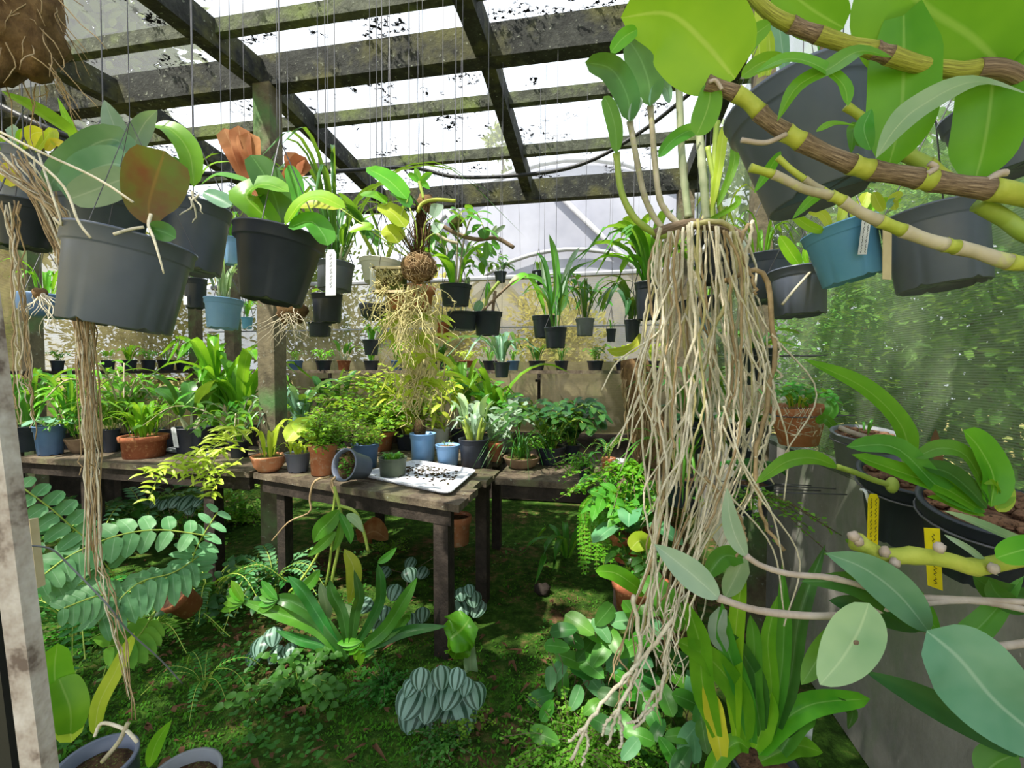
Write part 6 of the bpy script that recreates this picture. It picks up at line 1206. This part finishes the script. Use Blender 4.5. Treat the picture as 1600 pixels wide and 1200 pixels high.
for i, (x, y) in enumerate(spots):
    q, dd = gp(x, y + 40); q = A(x, y, min(dd, 1.9) - .04 + rng.uniform(-.04, .04)); L = rng.uniform(34, 52) * dd / F; a = rng.uniform(0, 6.28); nr = V((rng.uniform(-.4, .4), -.6, .7)).normalized(); dr = V((math.cos(a), math.sin(a), 0)); dr = (dr - nr * dr.dot(nr)).normalized(); m = MB(); m.leaf([q - dr * L * .5, q + nr * .004, q + dr * L * .5 - nr * .01], L * .52, P_(.45, .6), nr, .15, 9, 2)
    t.part('leaf', m, ('mid', 'dark', 'mid', 'fernblue')[i % 4]); f = q.copy(); f.z = 0; st.tube([f + V((rng.uniform(-.04, .04), .05, 0)), f.lerp(q, .6) + V((0, .02, 0)), q - dr * L * .45], .002, 4)
t.part('stems', st, 'canebrown')
floor_plant('feathery light green clubmoss at the bottom in front of the creeper', 890, 1195, [P('maiden', 110, n=110, mat='fern', rise=.6, size=.06, per=20)], 'clubmoss')
floor_plant('second feathery clubmoss between creeper and root tips', 935, 1190, [P('maiden', 90, n=80, mat='fern', rise=.6, size=.06, per=18)], 'clubmoss')
# mossy tree-fern trunk and what grows round it
p, d = gp(1040, 985); t = T('tree_fern_trunk', 'mossy brown tree fern trunk standing behind the root curtain', 'tree trunk', p); m = MB(); m.tube(spline([p, A(1035, 900, d), A(1028, 800, d), A(1030, 735, d), A(1005, 640, d), A(990, 560, d)], 26), lambda x: (.17 - .1 * x), 18, True, .08, random.Random(2)); t.part('trunk', m, 'fibre'); m = MB(); rng = random.Random(3)
for i in range(260):
    x = rng.random(); Q = spline([p, A(1035, 900, d), A(1028, 800, d), A(1030, 735, d), A(1005, 640, d), A(990, 560, d)], 26); c = Q[int(x * 26)]; a = rng.uniform(3.2, 6.2); r = .17 - .1 * x; b = c + V((math.cos(a) * r, math.sin(a) * r, 0)); m.tube([b, b + V((math.cos(a) * .012, math.sin(a) * .012, -.04)), b + V((rng.uniform(-.01, .01), -.005, -rng.uniform(.06, .14)))], .0025, 4)
t.part('root_mat', m, 'rootb'); m = MB(); clump(m, A(1040, 800, d - .1), .12, 320, .03, rng); clump(m, A(1050, 900, d - .1), .14, 320, .03, rng); t.part('moss_cushion', m, 'moss')
t = potted('terracotta pot with small upright leaves at the foot of the tree fern trunk', 1000, 905, 92, 48, 2.0, 'terrad', [P('bushy', 80, n=6, mat='dark', ll=.3, w=.15), P('tuft', 40, n=8, mat='mid')], style='clay', rb=.8, tilt=(0, 0))
t = potted('dark pot of broad blue-green leaves left of the tree fern trunk', 985, 830, 70, 44, 2.15, 'terrad', [P('phal', 90, n=8, mat='fernblue', each=False, w=.4), P('bushy', 90, n=8, mat='mid', ll=.34, w=.22)], style='clay')
trace(t, [(1010, 860, 1.9), (1000, 845, 1.85), (985, 858, 1.85)], 1.9, 30, 'ylime', oblong); trace(t, [(1010, 930, 1.8), (985, 910, 1.75), (960, 895, 1.75), (930, 892, 1.75)], 1.78, 26, 'bright', oblong)
trace(t, [(1000, 905, 1.75), (1040, 935, 1.7), (1060, 990, 1.7)], 1.7, 40, 'mid', oblong)
t = T('trailing_plant', 'curtain of tiny-leaved green strings hanging off the end of the right bench', 'hanging plant', A(940, 775, 2.3)); f = MB(); st = MB(); rng = random.Random(18)
for i in range(30):
    u0 = rng.uniform(905, 965); e = rng.uniform(820, 905); Q = spline([A(u0 + 20, 770, 2.3), A(u0, 800, 2.2), A(u0 + rng.uniform(-6, 6), e, 2.2)], 26); st.tube(Q, .0012, 4)
    for k in range(2, 27):
        for q in (-1, 1): f.blade(Q[k], V((q, rng.uniform(-.6, .2), -.4)), V((0, -1, .2)), .016, .011)
t.part('stems', st, 'stem'); t.part('foliage', f, 'bright')
t = T('maidenhair_fern', 'bright maidenhair fern spilling left of the tree fern trunk over the bench end', 'fern', A(970, 760, 2.35)); 
p_maiden(t, A(985, 735, 2.3), .3, 40, 1.0, 'bright', 4, .03, .085, 16, .5, (-.5, -.3, -.6))
t = T('maidenhair_fern', 'delicate lime maidenhair fern in front of the right wall below the name tags', 'fern', A(1175, 790, 1.6)); p_maiden(t, A(1165, 775, 1.6), .24, 18, .9, 'fern', 6, .03, .07, 12, .3, (.3, -.2, -.55))
t = T('trailing_plant', 'leafy lime green stems trailing over the front of the left bench', 'hanging plant', A(330, 715, 2.9)); rng = random.Random(27); f = MB(); st = MB()
for pts in ([(380, 690), (345, 690), (320, 720), (300, 742)], [(400, 705), (350, 700), (330, 730), (318, 752)], [(360, 700), (330, 710), (300, 730), (282, 738)], [(350, 695), (300, 705), (260, 730), (225, 740)], [(340, 690), (290, 720), (250, 745), (232, 780)], [(390, 690), (370, 670), (350, 670), (330, 690)], [(380, 715), (350, 735), (335, 760), (330, 775)]):
    Q = spline([A(a, b, 2.75) for a, b in pts], 12); st.tube(Q, .003, 4)
    for k in range(2, 13):
        for q in (-1, 1): dr = V((q * rng.uniform(.4, 1), rng.uniform(-.8, .1), rng.uniform(-.6, .5))).normalized(); f.leaf([Q[k], Q[k] + dr * .04, Q[k] + dr * .075 + V((0, 0, -.015))], .018, lance, V((0, -.7, .7)), .25, 5, 1)
t.part('stems', st, 'stem'); t.part('foliage', f, 'ylime')
potted('square terracotta pot standing in the dark under the wooden table', 714, 805, 46, 44, 2.9, 'terra', None, style='clay', rb=.8, name='plant_pot', cat='plant pot')
# pots at the bottom left corner
t = potted('black pot with a pale rim edge in the bottom left corner', 150, 1190, 142, 210, 1.2, 'black', P('roots', 30, n=4), name='potted_orchid', tilt=(0, 4), n=40, soil='soil')
for pts, w, mt in (([(100, 1150), (92, 1100), (85, 1050), (90, 1005)], 46, 'bright'), ([(110, 1150), (110, 1110), (98, 1075), (92, 1060)], 48, 'bright'), ([(112, 1160), (105, 1120), (88, 1100), (72, 1090)], 44, 'ylime'), ([(148, 1150), (155, 1100), (180, 1050), (210, 988)], 22, 'ylime'), ([(90, 1140), (75, 1080), (72, 1030)], 30, 'mid')): trace(t, pts, 1.12, w, mt, oblong)
cane(t, [(148, 1150), (160, 1130), (195, 1140), (215, 1160)], 1.1, 5, 'root', 'root'); cane(t, [(200, 1130), (185, 1160), (160, 1190)], 1.1, 7, 'cane')
t = potted('grey pot cut by the bottom edge with one upright green leaf', 285, 1215, 130, 180, 1.22, 'greypot', None, name='potted_orchid', tilt=(0, 4), n=40, soil='soil'); trace(t, [(232, 1200), (245, 1160), (268, 1125)], 1.15, 20, 'bright', lance)
# two fallen things on the path
m = MB(); m.ball(gp(848, 928)[0] + V((0, 0, .03)), .05, .035, .035, 12, 8, .5, 2); one('stone', m, 'leg', 'dark grey stone lying on the mossy path', 'stone')

p, d = gp(582, 850); t = T('dry_leaf', 'large curled dry pinkish-brown leaf lying on the floor behind the table edge plant', 'leaf', p); m = MB(); m.leaf([p + V((-.12, 0, .03)), p + V((0, .03, .09)), p + V((.13, -.02, .04))], .2, ovate, V((0, -.7, .6)), .35, 10, 3, .5); t.part('blade', m, 'dry'); m = MB(); m.tube([p + V((-.12, 0, .03)), p + V((-.2, .02, .012))], .003, 5); t.part('stalk', m, 'canebrown')
# ---------------------------------------------------------------- light and camera
w = bpy.data.worlds.new('World'); SC.world = w; w.use_nodes = True; nt = w.node_tree
bg = nt.nodes['Background']; tc = nt.nodes.new('ShaderNodeTexCoord'); sp = nt.nodes.new('ShaderNodeSeparateXYZ'); nt.links.new(tc.outputs['Generated'], sp.inputs[0])
cr = ramp(nt, sp.outputs[2], [(0, (.84, .91, 1)), (.35, (.88, .94, 1)), (1, (.80, .89, 1))]); nt.links.new(cr, bg.inputs[0]); bg.inputs[1].default_value = 1.75
sd = bpy.data.lights.new('sun', 'SUN'); sd.energy = 11.0; sd.angle = math.radians(1.2); sd.color = (1, .94, .8)
so = bpy.data.objects.new('sun', sd); COL.objects.link(so)
SUN = V((.42, .36, -.83)).normalized(); so.rotation_euler = SUN.to_track_quat('-Z', 'Y').to_euler()
cd = bpy.data.cameras.new('camera'); cam = bpy.data.objects.new('camera', cd); COL.objects.link(cam)
cam.location = EYE; cam.rotation_euler = (math.radians(90) + PITCH, 0, 0); cd.sensor_width = 36; cd.lens = 36 * F / 1600; cd.clip_start = .02
SC.camera = cam
SC.view_settings.view_transform = 'Standard'; SC.view_settings.look = 'None'; SC.view_settings.gamma = 1; SC.view_settings.use_curve_mapping = False
SC.view_settings.exposure = 0.0
SC.cycles.transparent_max_bounces = 12; SC.cycles.max_bounces = 8
